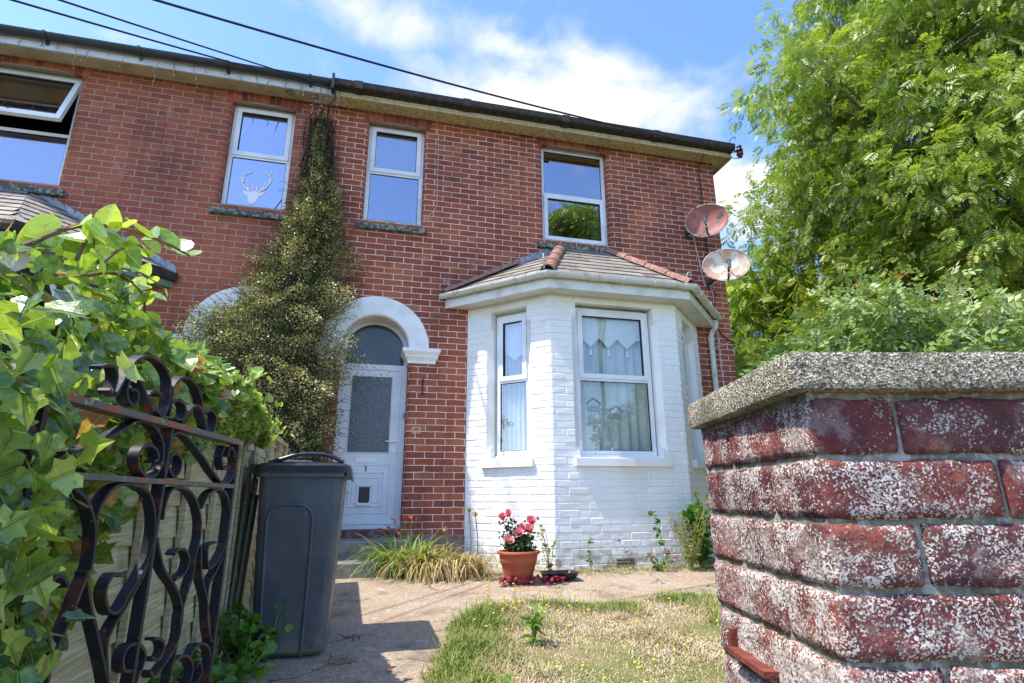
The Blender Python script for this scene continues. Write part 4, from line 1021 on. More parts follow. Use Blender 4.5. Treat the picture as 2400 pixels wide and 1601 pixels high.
# icicle fairy lights along the neighbour's fascia
M_FL = simple('fairy_light_wire', '#57554f', '#9d998e', 8, .5)
t = thing('fairy_lights', (-2.5, -.33, 5.55), 'string of icicle fairy lights dangling along the white fascia', 'fairy lights')
b = MB(); P = [(x, -.275-.01*math.sin(x*5), 5.60+.02*math.sin(x*3.1)-.02*((x*1.7) % 1)) for x in np.arange(-5.6, -.55, .18)]
b.tube(P, .0028, 5); b.tube([(p[0]+.03, p[1]-.008, p[2]-.03+.012*math.sin(i)) for i, p in enumerate(P)], .0018, 5); b.build('wire', M_FL, t)
b = MB(); bu = MB()
xs_ = list(np.arange(-5.5, -.7, .17))+[-.60, -.83, -1.03]
for x in xs_:
    x += random.uniform(-.03, .03); Ln = random.choice([.09, .15, .21, .30]); 
    if x > -1.0: Ln = .42
    Q = [(x, -.28, 5.585)]; 
    for k in range(int(Ln/.03)): Q.append((Q[-1][0]+random.uniform(-.016, .016), -.28+random.uniform(-.012, .012), Q[-1][2]-.03))
    sb = MB(); sb.tube(Q, .0036 if x < -1.05 else .0036, 4); sb.build('strand', M_FL, t)
    for q in Q[2::2]:
        d = random.uniform(-.025, .025); bu.tube([q, (q[0]+d, q[1], q[2]-.012)], [.002, .0055], 5)
bu.build('bulbs', simple('fairy_bulb', '#cfcabf', rough=.3), t)

# ================================================================ BOUNDARY: fence, gate, pier
def wood_mat(name, c1, c2, c3):
    a = Mat(name, .85, spec=.2)
    mp = a.n('ShaderNodeMapping', {'Vector': a.obj, 'Scale': (3, 1.1, 34)}).outputs[0]
    w = a.n('ShaderNodeTexNoise', {'Vector': mp, 'Scale': 3.0, 'Detail': 6, 'Roughness': .6, 'Distortion': .8}).outputs['Fac']
    u = a.n('ShaderNodeSeparateXYZ', {0: a.uv}).outputs[0]
    c = a.mix(a.mask(w, .38, .60), rgb(c1), rgb(c2)); c = a.mix(a.math('MULTIPLY', u, .45), c, rgb(c3))
    c = a.mix(a.math('MULTIPLY', a.mask(a.noise(7, 5), .52, .7), .5), c, rgb('#6f6b4c'))
    a.color(c).bump(w, .012); return a.m
M_WOOD = wood_mat('weathered_softwood', '#b8ab86', '#d8cda8', '#9c9476')
M_WOODG = wood_mat('grey_aged_wood', '#77715d', '#9a9279', '#5f5b4a')
FX = -.74
fence = thing('lap_fence', (FX, -4, -.1), 'pale waney lap timber fence under the ivy, left of the path', 'fence')
def panel(ya, yb, ztop, nm):
    b = MB(); n = 12; k = 0; z = gz((ya+yb)/2)-.02; zt = z
    while zt < ztop-.02:
        hh = random.uniform(.085, .11); m_ = 26; V = []; 
        for i in range(m_+1):
            y = ya+(yb-ya)*i/m_; wv = .008*math.sin(y*3+k*2.1)+.006*mnoise.noise(Vector((y*5, k*3.3, 1)))
            V += [(FX+.012, y, zt), (FX+.034, y, zt+wv), (FX+.016, y, zt+hh+.03), (FX, y, zt+hh+.03)]
        F = [(i*4+j, (i+1)*4+j, (i+1)*4+(j+1) % 4, i*4+(j+1) % 4) for i in range(m_) for j in range(4)]+[(3, 2, 1, 0), (m_*4, m_*4+1, m_*4+2, m_*4+3)]
        b.add(V, F, (random.random(), 0)); zt += hh; k += 1
    b.build('panel', M_WOOD, fence)
    for y in np.linspace(ya, yb, 5):
        b = MB(); w = .018; b.box(FX+.036, FX+.056, y-w, y+w, z, ztop, (random.random(), 0)); b.build('batten', M_WOOD, fence)
    b = MB(); b.box(FX-.01, FX+.06, ya-.02, yb+.02, ztop, ztop+.022, (.3, 0)); b.build('capping', M_WOOD, fence)
for ya, yb, zt in ((-6.6, -4.83, 1.10), (-4.72, -3.0, 1.06), (-2.9, -1.2, 1.13)): panel(ya, yb, zt, '')
for y in (-4.77, -2.95, -1.14):
    b = MB(); b.box(FX-.05, FX+.05, y-.045, y+.045, -.4, 1.16, (.8, 0)); b.build('post', M_WOODG, fence)
b = MB()
for i in range(9):
    y = -2.88+i*.035+random.uniform(-.01, .01); b.obox((FX+.05+random.uniform(0, .03), y, -.2), (.012, .01, 0), (.0, .022, 0), (random.uniform(-.03, .05), random.uniform(-.03, .08), 1.08+random.uniform(-.2, .1)), (random.random(), 0))
tag(b.build('loose_lath', M_WOODG), 'loose grey laths leaning on the fence behind the wheeled bin', 'laths')

# wrought-iron gate (traced in its own plane: s = distance from the free end, z = height)
GE = np.array([-.317, -4.9, 0]); GD = np.array([-.156, -.988, 0]); GN = np.cross(GD, ZV)
def iron_mat():
    a = Mat('black_painted_iron', .58, spec=.45)
    c = a.mix(a.mask(a.noise(30, 5), .56, .62), rgb('#23232b'), rgb('#553229'))
    c = a.mix(a.mask(a.noise(150, 3), .70, .74), c, rgb('#a9a9a6'))
    a.color(c).bump(a.noise(60, 4), .0012); return a.m
def rail_mat():
    a = Mat('rusting_grey_rail', .55)
    c = a.mix(a.mask(a.noise(18, 5), .5, .58), rgb('#5d5b58'), rgb('#86543f')); c = a.mix(a.mask(a.noise(44, 4), .6, .66), c, rgb('#9a8f84'))
    a.color(c).bump(a.noise(80, 4), .002); return a.m
M_IRON, M_RAIL = iron_mat(), rail_mat()
GT = [
[(0.523,0.857),(0.503,0.896),(0.484,0.923),(0.449,0.939),(0.408,0.937),(0.375,0.920),(0.364,0.895),(0.362,0.865),(0.375,0.847),(0.396,0.852),(0.421,0.864),(0.430,0.875),(0.413,0.884),(0.390,0.881)],
[(0.406,0.850),(0.438,0.872),(0.460,0.890),(0.478,0.896),(0.492,0.889),(0.497,0.874),(0.488,0.856),(0.470,0.850),(0.461,0.862),(0.470,0.875),(0.486,0.874)],
[(0.351,0.849),(0.353,0.887),(0.352,0.904),(0.335,0.922),(0.307,0.931),(0.268,0.925),(0.236,0.903),(0.217,0.877),(0.191,0.843),(0.168,0.839),(0.150,0.853),(0.155,0.876),(0.183,0.886),(0.206,0.876)],
[(0.301,0.843),(0.282,0.867),(0.254,0.884),(0.229,0.882),(0.216,0.865)],
[(0.349,0.875),(0.323,0.884),(0.298,0.875),(0.296,0.854),(0.323,0.846)],
[(0.572,0.891),(0.556,0.898),(0.536,0.898),(0.528,0.882),(0.533,0.860),(0.542,0.864)],
[(0.60,0.762),(0.572,0.771),(0.525,0.791),(0.488,0.808),(0.450,0.826),(0.417,0.829),(0.385,0.819),(0.360,0.800),(0.351,0.777),(0.354,0.755),(0.371,0.740),(0.399,0.739),(0.424,0.754),(0.432,0.771),(0.423,0.785),(0.398,0.791),(0.374,0.783),(0.368,0.770),(0.379,0.764)],
[(0.335,0.788),(0.334,0.808),(0.319,0.820),(0.290,0.823),(0.250,0.812),(0.188,0.786),(0.124,0.755),(0.070,0.735),(0.035,0.739),(0.012,0.763),(0.019,0.798),(0.042,0.817),(0.059,0.810),(0.057,0.795)],
[(0.325,0.757),(0.300,0.741),(0.280,0.753),(0.281,0.774),(0.303,0.784),(0.322,0.779),(0.320,0.767)],
[(0.086,0.818),(0.096,0.793),(0.075,0.767),(0.047,0.774)],
[(0.513,0.662),(0.511,0.688),(0.489,0.715),(0.456,0.724),(0.413,0.722),(0.375,0.708),(0.350,0.678),(0.340,0.644),(0.343,0.609),(0.358,0.579),(0.385,0.552),(0.411,0.527),(0.436,0.532),(0.453,0.552),(0.456,0.571),(0.441,0.586),(0.411,0.581)],
[(0.332,0.603),(0.362,0.563),(0.395,0.529),(0.420,0.505),(0.427,0.479),(0.408,0.418),(.40,.33),(.42,.24)],
[(0.315,0.664),(0.316,0.685),(0.304,0.714),(0.272,0.722),(0.226,0.715),(0.186,0.692),(0.158,0.658),(0.150,0.622),(0.159,0.587),(0.160,0.550),(0.175,0.515),(0.188,0.479),(0.182,0.444),(0.199,0.421),(0.236,0.400),(0.260,0.394),(0.279,0.407)],
[(0.326,0.633),(0.305,0.601),(0.280,0.573),(0.231,0.540),(0.197,0.508),(0.180,0.475),(0.186,0.437),(.20,.34),(.19,.24)],
[(0.141,0.606),(0.118,0.545),(0.082,0.501),(0.051,0.451),(0.026,0.398)],
[(0.162,0.682),(0.135,0.710),(0.085,0.721),(0.040,0.710),(0.012,0.673),(0.010,0.625),(0.018,0.586),(0.055,0.559),(0.085,0.556),(0.101,0.582),(0.100,0.603),(0.063,0.607)],
[(0.015,0.572),(0.043,0.545),(0.073,0.518),(0.068,0.481),(0.05,0.435),(0.026,0.404),(0.012,0.396),(0.012,0.418),(0.012,0.445)],
[(0.235,0.551),(0.195,0.560),(0.187,0.584),(0.209,0.603),(0.240,0.606),(0.253,0.599)],
[(.33,.30),(0.322,0.393),(0.308,0.421),(0.305,0.441),(0.330,0.461),(0.362,0.466),(0.375,0.452),(0.364,0.431),(0.336,0.424),(0.326,0.435)],
[(0.281,0.429),(0.253,0.419),(0.239,0.433),(0.252,0.451),(0.281,0.460)],
[(0.121,0.389),(0.093,0.405),(0.048,0.397),(0.018,0.372),(0.012,0.335),(0.014,0.28),(.04,.22)],
[(0.191,0.399),(0.156,0.401),(0.121,0.389),(0.099,0.362),(0.109,0.332),(.13,.26),(.12,.2)],
[(.12,.30),(0.080,0.323),(0.052,0.344),(0.067,0.367),(0.085,0.361)],
[(0.586,0.720),(0.548,0.702),(0.522,0.675),(0.509,0.647),(0.505,0.607),(0.517,0.577),(0.533,0.535),(0.551,0.497),(0.553,0.459),(.54,.38),(.56,.3)],
[(0.512,0.600),(0.494,0.558),(0.461,0.508),(0.404,0.415),(.38,.33),(.39,.24)],
[(0.548,0.584),(0.564,0.598),(0.579,0.600),(0.584,0.591)],
[(.60,.70),(.64,.72),(.70,.715),(.74,.68),(.75,.62),(.72,.56),(.66,.52),(.62,.50)],
[(.73,.60),(.70,.50),(.66,.42),(.64,.34),(.68,.26)],
[(.64,.86),(.68,.90),(.74,.90),(.77,.86),(.74,.845),(.72,.86)],
]
gate = thing('garden_gate', (-.317, -4.9, -.2), 'low black wrought iron scroll gate standing open against the ivy', 'gate')
def gp3(s, z, n=0): return GE+GD*s+ZV*z+GN*n
b = MB()
def bar(B, s0, z0, s1, z1, w, t):
    a, c = gp3(s0, z0), gp3(s1, z1); B.strip(np.linspace(a, c, 8), GN, w, t)
bar(b, .006, -.16, .006, .835, .021, .010); bar(b, .335, -.16, .335, .828, .020, .009); bar(b, .67, -.16, .67, .828, .026, .009); bar(b, 1.0, -.18, 1.0, .85, .028, .012)
b.build('upright', M_IRON, gate)
for args in ((-.006, .832, 1.0, .838, .030, .011), (.0, .729, 1.0, .735, .026, .009), (0, -.14, 1.0, -.14, .028, .011)):
    b = MB(); bar(b, *args); b.build('rail', M_RAIL, gate)
for l in GT:
    b = MB(); b.strip(smooth_path([gp3(s, z) for s, z in l], 6), GN, .018, .005); b.build('scroll', M_IRON, gate)
b = MB(); b.tube([gp3(1.0, .7, 0), gp3(1.05, .7, 0)], .012, 8); b.tube([gp3(1.0, 0, 0), gp3(1.05, 0, 0)], .012, 8); b.build('hinge', M_IRON, gate)

# brick pier with concrete coping
e1 = np.array([math.cos(yaw), -math.sin(yaw), 0]); e2 = np.array([math.sin(yaw), math.cos(yaw), 0])
PA = np.array([.567, -5.786, 0]); PC = np.array([.599, -5.767, 0]); e2c = e2.copy(); e2 = np.array([math.sin(R(12.7)), math.cos(R(12.7)), 0])
def pier_brick_mat():
    a = Mat('lime_speckled_brick', .95, spec=.12)
    u = a.n('ShaderNodeSeparateXYZ', {0: a.uv}).outputs[0]
    c = a.ramp(u, [(0, rgb('#62393a')), (.3, rgb('#7a4140')), (.6, rgb('#8a4b44')), (.85, rgb('#98594a')), (1, rgb('#6c4546'))])
    c = a.mix(a.math('MULTIPLY', a.mask(a.noise(18, 5), .42, .62), .55), c, rgb('#45303a'))
    c = a.mix(a.math('MULTIPLY', a.mask(a.noise(26, 5), .58, .7), .6), c, rgb('#b5664a'))
    big = a.mask(a.noise(16, 4, dist=.5), .38, .62)
    v = a.n('ShaderNodeSeparateXYZ', {0: a.uv}).outputs[1]           # second uv channel: how limed the brick is
    wc = a.n('ShaderNodeTexVoronoi', {'Vector': a.obj, 'Scale': 430.0}).outputs['Color']; f2 = a.n('ShaderNodeSeparateXYZ', {0: wc}).outputs[0]
    f = a.math('ADD', a.math('MULTIPLY', a.noise(150, 6, .7), .62), a.math('MULTIPLY', f2, .38))
    thr = a.math('SUBTRACT', .71, a.math('MULTIPLY', a.math('ADD', a.math('MULTIPLY', big, 1.5), v), .16))
    sp = a.math('MULTIPLY', a.math('SUBTRACT', f, thr), 11, clamp=True)
    c = a.mix(sp, c, a.mix(a.mask(a.noise(60, 3), .4, .6), rgb('#dcd5cc'), rgb('#c6b8ae')))
    haze = a.math('MULTIPLY', a.mask(a.noise(13, 7, .75, dist=.3), .52, .66), .5)
    c = a.mix(haze, c, rgb('#bdb4aa'))
    a.color(c); a.bump(a.math('ADD', a.math('MULTIPLY', f, .6), a.math('ADD', a.math('MULTIPLY', sp, .35), a.noise(60, 4))), .009, 1.0); return a.m
M_PB = pier_brick_mat()
def pier_mortar():
    a = Mat('weathered_mortar', .95, spec=.15)
    col = a.mix(a.mask(a.noise(14, 5), .42, .62), rgb('#85826f'), rgb('#aaa491'))
    col = a.mix(a.math('MULTIPLY', a.mask(a.noise(46, 6, .7), .50, .60), .75), col, rgb('#d5cfc6'))
    col = a.mix(a.math('MULTIPLY', a.mask(a.noise(9, 3), .56, .64), .6), col, rgb('#4d4a3c'))
    a.color(col).bump(a.noise(140, 5, .7), .008); return a.m
M_PM = pier_mortar()
def coping_mat():
    a = Mat('exposed_aggregate_coping', .9, spec=.25)
    v = a.n('ShaderNodeTexVoronoi', {'Vector': a.obj, 'Scale': 330.0, 'Randomness': 1.0})
    g_ = a.n('ShaderNodeSeparateXYZ', {0: v.outputs['Color']}).outputs[0]
    c = a.ramp(g_, [(0, rgb('#4b4435')), (.3, rgb('#7d7460')), (.6, rgb('#a0957c')), (.85, rgb('#c4bda8')), (1, rgb('#d9d4c6'))])
    c = a.mix(a.math('MULTIPLY', a.mask(a.noise(11, 6), .48, .66), .55), c, rgb('#54523f'))
    c = a.mix(a.math('MULTIPLY', a.mask(a.noise(300, 3), .62, .66), .8), c, rgb('#23211d'))
    a.color(c); a.bump(a.math('ADD', v.outputs['Distance'], a.noise(40, 5)), .0022, .9); return a.m
M_COP = coping_mat()
pier = thing('gate_pier', tuple(PA+np.array([.1, .1, -.26])), 'low red brick gate pier and wall flecked with white, grey stone coping on top', 'wall')
LS, LR = .408, 1.9
def rbrick(B, O, U, Nn, w, h, pr, lime):
    """one weathered brick face with rounded worn arrises"""
    nu, nv = max(8, int(w/.0075)), 9; V = []; F = []; sd_ = random.random()*50; lay = 0
    rad = .0045; ti = random.uniform(-.0012, .0012); tj = random.uniform(-.0015, .0015)
    for j in range(nv+1):
        for i in range(nu+1):
            a = i/nu*w; c = j/nv*h
            du = min(a, w-a); dv = min(c, h-c)
            r_ = pr*1.0
            for d_ in (du, dv):
                if d_ < rad: r_ -= (rad-math.sqrt(max(0, rad*rad-(rad-d_)**2)))*.9
            nz = mnoise.noise(Vector((a*38+sd_, c*38, 2)))*.0020+mnoise.noise(Vector((a*120+sd_, c*120, 7)))*.0014
            ed = .0040*mnoise.noise(Vector((a*30, sd_, c*8))) ; 
            q = O+U*(a+(0 if 0 < i < nu else ed))+ZV*(c+(ed if j in (0, nv) else 0))+Nn*(r_+nz+ti*(i/nu)+tj*(j/nv)); V.append(q)
    for j in range(nv):
        for i in range(nu): F.append((j*(nu+1)+i, j*(nu+1)+i+1, (j+1)*(nu+1)+i+1, (j+1)*(nu+1)+i))
    k = len(V)
    ring = [i for i in range(nu+1)]+[(j)*(nu+1)+nu for j in range(1, nv+1)]+[nv*(nu+1)+i for i in range(nu-1, -1, -1)]+[j*(nu+1) for j in range(nv-1, 0, -1)]
    V += [V[i]-Nn*(.02) for i in ring]; m_ = len(ring)
    F += [(ring[i], k+i, k+(i+1) % m_, ring[(i+1) % m_]) for i in range(m_)]
    B.add(V, F, (random.random(), lime))
b = MB(); ztop = .826; pitch = .0812; jt = .0085; row = 0; z = ztop
while z > -.45:
    z0 = z-pitch+jt; zh = pitch-jt
    lime = [.0, .30, .42, .62, .75, .75][min(row, 5)]
    hdr = row % 2 == 0
    # road face: first brick is a header on even rows, stretcher on odd rows
    s = 0.0; first = .119 if hdr else .238
    seq = [first]+[.238]*9
    for w in seq:
        if s > LR: break
        rbrick(b, PA+e1*(s+(0 if s == 0 else .0))+ZV*z0, e1, -e2, w-jt, zh, .0045, lime); s += w
    s = 0.0
    for w in ([.272, .136] if hdr else [.136, .272]):
        rbrick(b, PA+e2*(s+.0)+ZV*z0, e2, -e1, w-jt, zh, .0045, lime+.22); s += w
    z -= pitch; row += 1
b.build('brickwork', M_PB, pier, smooth=True)
b = MB(); b.obox(PA+e1*.003+e2*.003+ZV*-.45, e1*LR, e2*.40, ZV*(.45+.839)); 
b.obox(PA-e1*.0+e2*.001+ZV*.822, e1*LR, e2*.404, ZV*.015); b.build('mortar', M_PM, pier)
b = MB(); pv = [(-.062, -.055)]; e2 = e2c; c0 = PC-e1*.058-e2*.052+ZV*.8335
Lx, Ly, Hc = LR+.1, .445, .052
# coping with worn edges: grid box, displaced
nx_, ny_, nz_ = 220, 52, 6
def cop_face(P0, A, B_, na, nb):
    V = []; F = []
    for j in range(nb+1):
        for i in range(na+1):
            q = P0+A*(i/na)+B_*(j/nb); V.append(q)
    for j in range(nb):
        for i in range(na): F.append((j*(na+1)+i, j*(na+1)+i+1, (j+1)*(na+1)+i+1, (j+1)*(na+1)+i))
    return V, F
cen = c0+e1*Lx/2+e2*Ly/2+ZV*Hc/2
for (P0, A, B_, na, nb) in ((c0, e1*Lx, ZV*Hc, nx_, nz_), (c0+e2*Ly, e1*Lx, ZV*Hc, nx_, nz_), (c0, e2*Ly, ZV*Hc, ny_, nz_), (c0+ZV*Hc, e1*Lx, e2*Ly, nx_, ny_), (c0, e1*Lx, e2*Ly, nx_, ny_)):
    V, F = cop_face(P0, A, B_, na, nb); W_ = []
    for q in V:
        d = q-cen; h = [abs(d@e1)-(Lx/2-.006), abs(d@e2)-(Ly/2-.006), abs(d[2])-(Hc/2-.006)]
        ex = np.maximum(h, 0); L2 = np.linalg.norm(ex)
        if L2 > .006:
            k_ = .006/L2; corr = ex*(1-k_); q = q-e1*math.copysign(corr[0], d@e1)-e2*math.copysign(corr[1], d@e2)-ZV*math.copysign(corr[2], d[2])
        v3 = Vector(q*60); nz2 = mnoise.noise(v3)*.0009+mnoise.noise(Vector(q*170))*.0005+mnoise.noise(Vector(q*9))*.0022
        n_ = d/np.linalg.norm(d); q = q+np.array([nz2, nz2*.7, nz2*.9]); W_.append(q)
    b.add(W_, F)
b.build('coping', M_COP, pier, smooth=True)
# rusty gate latch keep fixed to the pier
lt = MB(); LP = PA+e2*.295+ZV*.445-e1*.004
M_RUST = simple('deep_rust', '#6e3327', '#8e4a33', 40, .9, .004, 120)
lt.obox(LP-e2*.125, -e1*.028, e2*.15, ZV*.008); lt.obox(LP+e2*.018-e1*.02, e1*.02, e2*.010, ZV*.036)
lt.prism([(0, 0), (.026, .0), (.032, .022), (.022, .026), (.0, .010)], LP+e2*.02-e1*.008, e2, ZV, -e1*.008); lt.obox(LP-e2*.0-e1*.002, e1*.006, e2*.03, ZV*-.03)
lt.build('latch_plate', M_RUST, None); tag(bpy.data.objects['latch_plate'], 'rusty iron gate latch keep fixed low on the side of the brick pier', 'latch')

# ================================================================ WHEELED BIN
bz = gz(-2.7); bn = thing('wheeled_bin', (-.40, -2.68, bz), 'dark grey wheeled bin standing on the path beside the fence', 'bin')
M_BIN = Mat('charcoal_plastic', .42, spec=.45); _sc = M_BIN.noise(5, 6, .7, vec=M_BIN.n('ShaderNodeMapping', {'Vector': M_BIN.obj, 'Scale': (4, 4, .6)}).outputs[0]); _c = M_BIN.mix(M_BIN.mask(M_BIN.noise(4, 5), .45, .7), rgb('#4c5057'), rgb('#5a5e64'))
_c = M_BIN.mix(M_BIN.math('MULTIPLY', M_BIN.mask(_sc, .54, .68), .35), _c, rgb('#85857f')); _c = M_BIN.mix(M_BIN.math('MULTIPLY', M_BIN.mask(M_BIN.noise(90, 3), .66, .70), .5), _c, rgb('#8d8b82'))
_z = M_BIN.n('ShaderNodeSeparateXYZ', {0: M_BIN.obj}).outputs[2]; _c = M_BIN.mix(M_BIN.math('MULTIPLY', M_BIN.mask(_z, .22, .0), M_BIN.mask(M_BIN.noise(12, 5), .4, .6)), _c, rgb('#7c7566'))
M_BIN.color(_c).bump(M_BIN.noise(260, 3), .0008); M_BIN = M_BIN.m
M_LID = simple('lid_plastic', '#2e3038', '#3d3f46', 6, .3, .0006, 200)
def rrect(x0, x1, y0, y1, r, z, n=5):
    P = []
    for cx, cy, a0 in ((x1-r, y1-r, 0), (x0+r, y1-r, 90), (x0+r, y0+r, 180), (x1-r, y0+r, 270)):
        for k in range(n+1):
            a = R(a0+90*k/n); P.append((cx+r*math.cos(a), cy+r*math.sin(a), z))
    return P
def loft(B, rings, cap=(True, True)):
    n = len(rings[0]); V = [v for r_ in rings for v in r_]; F = [(i*n+j, i*n+(j+1) % n, (i+1)*n+(j+1) % n, (i+1)*n+j) for i in range(len(rings)-1) for j in range(n)]
    if cap[0]: F.append(tuple(range(n-1, -1, -1)))
    if cap[1]: F.append(tuple((len(rings)-1)*n+j for j in range(n)))
    B.add(V, F)
bx0, bx1, by0, by1 = -.545, -.168, -2.915, -2.46     # foot print at the base
tx0, tx1, ty0, ty1 = -.595, -.128, -2.945, -2.42     # at the rim
def body_ring(t, z, inset=0):
    l = lambda a, c: a+(c-a)*t
    return rrect(l(bx0, tx0)+inset, l(bx1, tx1)-inset, l(by0, ty0)+inset, l(by1, ty1)-inset, .055, z, 6)
H0 = 1.0
b = MB(); loft(b, [body_ring(0, bz+.0, .02), body_ring(0, bz+.02), body_ring(.5, bz+.47), body_ring(.97, bz+.92), body_ring(1, bz+.93, -.0), body_ring(1, bz+.93, -.018), body_ring(1, bz+.962, -.018), body_ring(1, bz+.965, .0)])
b.build('body', M_BIN, bn, smooth=False)
# raised U-shaped moulding on the path-side... the near side face
b = MB()
def near(t, x, z):   # point on the face looking at the gate
    y = by0+(ty0-by0)*((z-bz)/.93); return np.array([x, y, z])
U_ = [(-.505, bz+.10), (-.515, bz+.40), (-.525, bz+.66), (-.52, bz+.72), (-.50, bz+.757), (-.46, bz+.775), (-.36, bz+.775), (-.315, bz+.76), (-.29, bz+.72), (-.285, bz+.66), (-.285, bz+.35), (-.29, bz+.0)]
P = smooth_path([near(0, x, z) for x, z in U_], 6); b.tube(P, .009, 8); b.build('moulding', M_BIN, bn, smooth=True)
b = MB(); V = [near(0, x, z)-np.array([0, .0035, 0]) for x, z in U_]; 
b.build('x', M_BIN, bn) if False else None
b = MB()
loft(b, [rrect(tx0-.012, tx1+.022, ty0-.028, ty1+.028, .05, bz+.955, 6), rrect(tx0-.016, tx1+.03, ty0-.034, ty1+.034, .05, bz+.992, 6), rrect(tx0, tx1+.01, ty0-.012, ty1+.012, .05, bz+1.005, 6), rrect(tx0+.05, tx1-.05, ty0+.05, ty1-.05, .05, bz+1.018, 6)])
# drooping front lip
b.add([(tx1+.03, ty0-.02, bz+.99), (tx1+.03, ty1+.02, bz+.99), (tx1+.045, ty1+.02, bz+.915), (tx1+.045, ty0-.02, bz+.915), (tx1+.005, ty0-.02, bz+.99), (tx1+.005, ty1+.02, bz+.99), (tx1+.012, ty1+.02, bz+.93), (tx1+.012, ty0-.02, bz+.93)],
      [(0,3,2,1),(4,5,6,7),(0,4,7,3),(1,2,6,5),(3,7,6,2)])
b.build('lid', M_LID, bn, smooth=False)
b = MB(); P = smooth_path([(-.55, -2.90, bz+1.01), (-.48, -2.905, bz+1.03), (-.40, -2.905, bz+1.055), (-.30, -2.905, bz+1.062), (-.21, -2.905, bz+1.048), (-.14, -2.905, bz+1.012)], 6)
b.strip(P, (0, 1, 0), .045, .02); b.tube([(-.16, -2.90, bz+1.02), (-.16, -2.46, bz+1.02)], .014, 8); b.build('lid_handle', M_LID, bn, smooth=True)
b = MB(); b.obox((-.56, -2.72, bz+1.018), (.22, 0, 0), (0, .24, 0), (0, 0, .018)); b.build('lid_plate', simple('pale_lid_plate', '#b9bcc0', '#9a9da1', 20, .5), bn)
b = MB(); b.tube([(-.635, -2.93, bz+.985), (-.635, -2.44, bz+.985)], .016, 10); 
for y in (-2.90, -2.47): b.box(-.65, -.58, y-.02, y+.02, bz+.95, bz+1.0)
b.build('handle_bar', M_LID, bn)
for y in (-2.94, -2.48):
    b = MB(); b.tube([(-.56, y-.02, bz+.09), (-.56, y+.03, bz+.09)], .09, 24); b.build('wheel', M_BLACK, bn)

# gas riser marker pole behind the bin
b = MB(); b.tube([(-.90, -1.0, -.1), (-.90, -1.0, 1.22)], .022, 10); b.tube([(-.90, -1.0, 1.02), (-.90, -1.0, 1.12)], .0235, 10, True, 1)
tag(b.build('marker_post', [M_BLACK, simple('yellow_band', '#c9a53a', rough=.6)]), 'thin black post with a yellow band behind the bin', 'post')

# ================================================================ PLANTS
LEAF2 = ([(0, 0, 0), (.5, .35, .10), (.42, .75, .08), (0, 1, -.05), (-.42, .75, .08), (-.5, .35, .10), (0, .5, -.02)], [(0, 1, 6), (1, 2, 6), (2, 3, 6), (3, 4, 6), (4, 5, 6), (5, 0, 6)])
DIA = ([(0, 0, 0), (.5, .45, .08), (0, 1, 0), (-.5, .45, .08)], [(0, 1, 2, 3)])
IV1 = ([(0, 0, 0), (.22, -.16, .05), (.47, -.02, .10), (.40, .20, .08), (.56, .42, .12), (.26, .52, .06), (0, 1.0, -.10), (-.26, .52, .06), (-.56, .42, .12), (-.40, .20, .08), (-.47, -.02, .10), (-.22, -.16, .05), (0, .30, -.02), (0, .6, -.03)],
       [(0, 1, 2, 12), (2, 3, 12), (3, 4, 5, 13, 12), (5, 6, 13), (6, 7, 13), (7, 8, 9, 12, 13), (9, 10, 12), (10, 11, 0, 12)])
IV2 = ([(0, 0, 0), (.20, -.14, .05), (.43, -.03, .11), (.50, .22, .13), (.40, .52, .10), (.20, .80, .03), (0, 1.0, -.08), (-.20, .80, .03), (-.40, .52, .10), (-.50, .22, .13), (-.43, -.03, .11), (-.20, -.14, .05), (0, .3, -.01), (0, .65, -.02)],
       [(0, 1, 2, 12), (2, 3, 12), (3, 4, 13, 12), (4, 5, 6, 13), (6, 7, 8, 13), (8, 9, 12, 13), (9, 10, 12), (10, 11, 0, 12)])
def compound(pairs=4, ll=.32, lw=.10):
    """pinnate leaf of unit length along +y"""
    V = []; F = []
    def lf(o, ang, L_, w_, dr):
        c, s = math.cos(ang), math.sin(ang); k = len(V); o = np.array(o, float)
        ax = np.array([s, c, -dr]); sd = np.array([c, -s, 0])
        for a, b_ in ((0, 0), (.5, .5), (1, 0), (.5, -.5)):
            p = o+ax*L_*a+sd*w_*b_; p[2] += .012*abs(b_)*4; V.append(tuple(p))
        F.append((k, k+1, k+2, k+3))
    for i in range(pairs):
        y = .28+.6*i/pairs; z = -.20*y*y
        for sg in (1, -1): lf((0, y, z), sg*1.05, ll*(.85+.3*math.sin(math.pi*(i+.5)/pairs)), lw, .25)
    lf((0, .85, -.15), 0, ll, lw, .3)
    k = len(V); V.extend([(-.006, 0, 0), (.006, 0, 0), (.004, .88, -.155), (-.004, .88, -.155)]); F.append((k, k+1, k+2, k+3))
    return V, F
def limb(B, a, c, r0, r1, wob=.06, n=8):
    a, c = np.asarray(a, float), np.asarray(c, float); P = [a+(c-a)*t+np.array([mnoise.noise(Vector((a[0]*3+t*3, a[1]+k*7, a[2]))) for k in range(3)])*wob*np.linalg.norm(c-a)*math.sin(math.pi*t) for t in np.linspace(0, 1, n)]
    B.tube(P, np.linspace(r0, r1, n), 7); return P
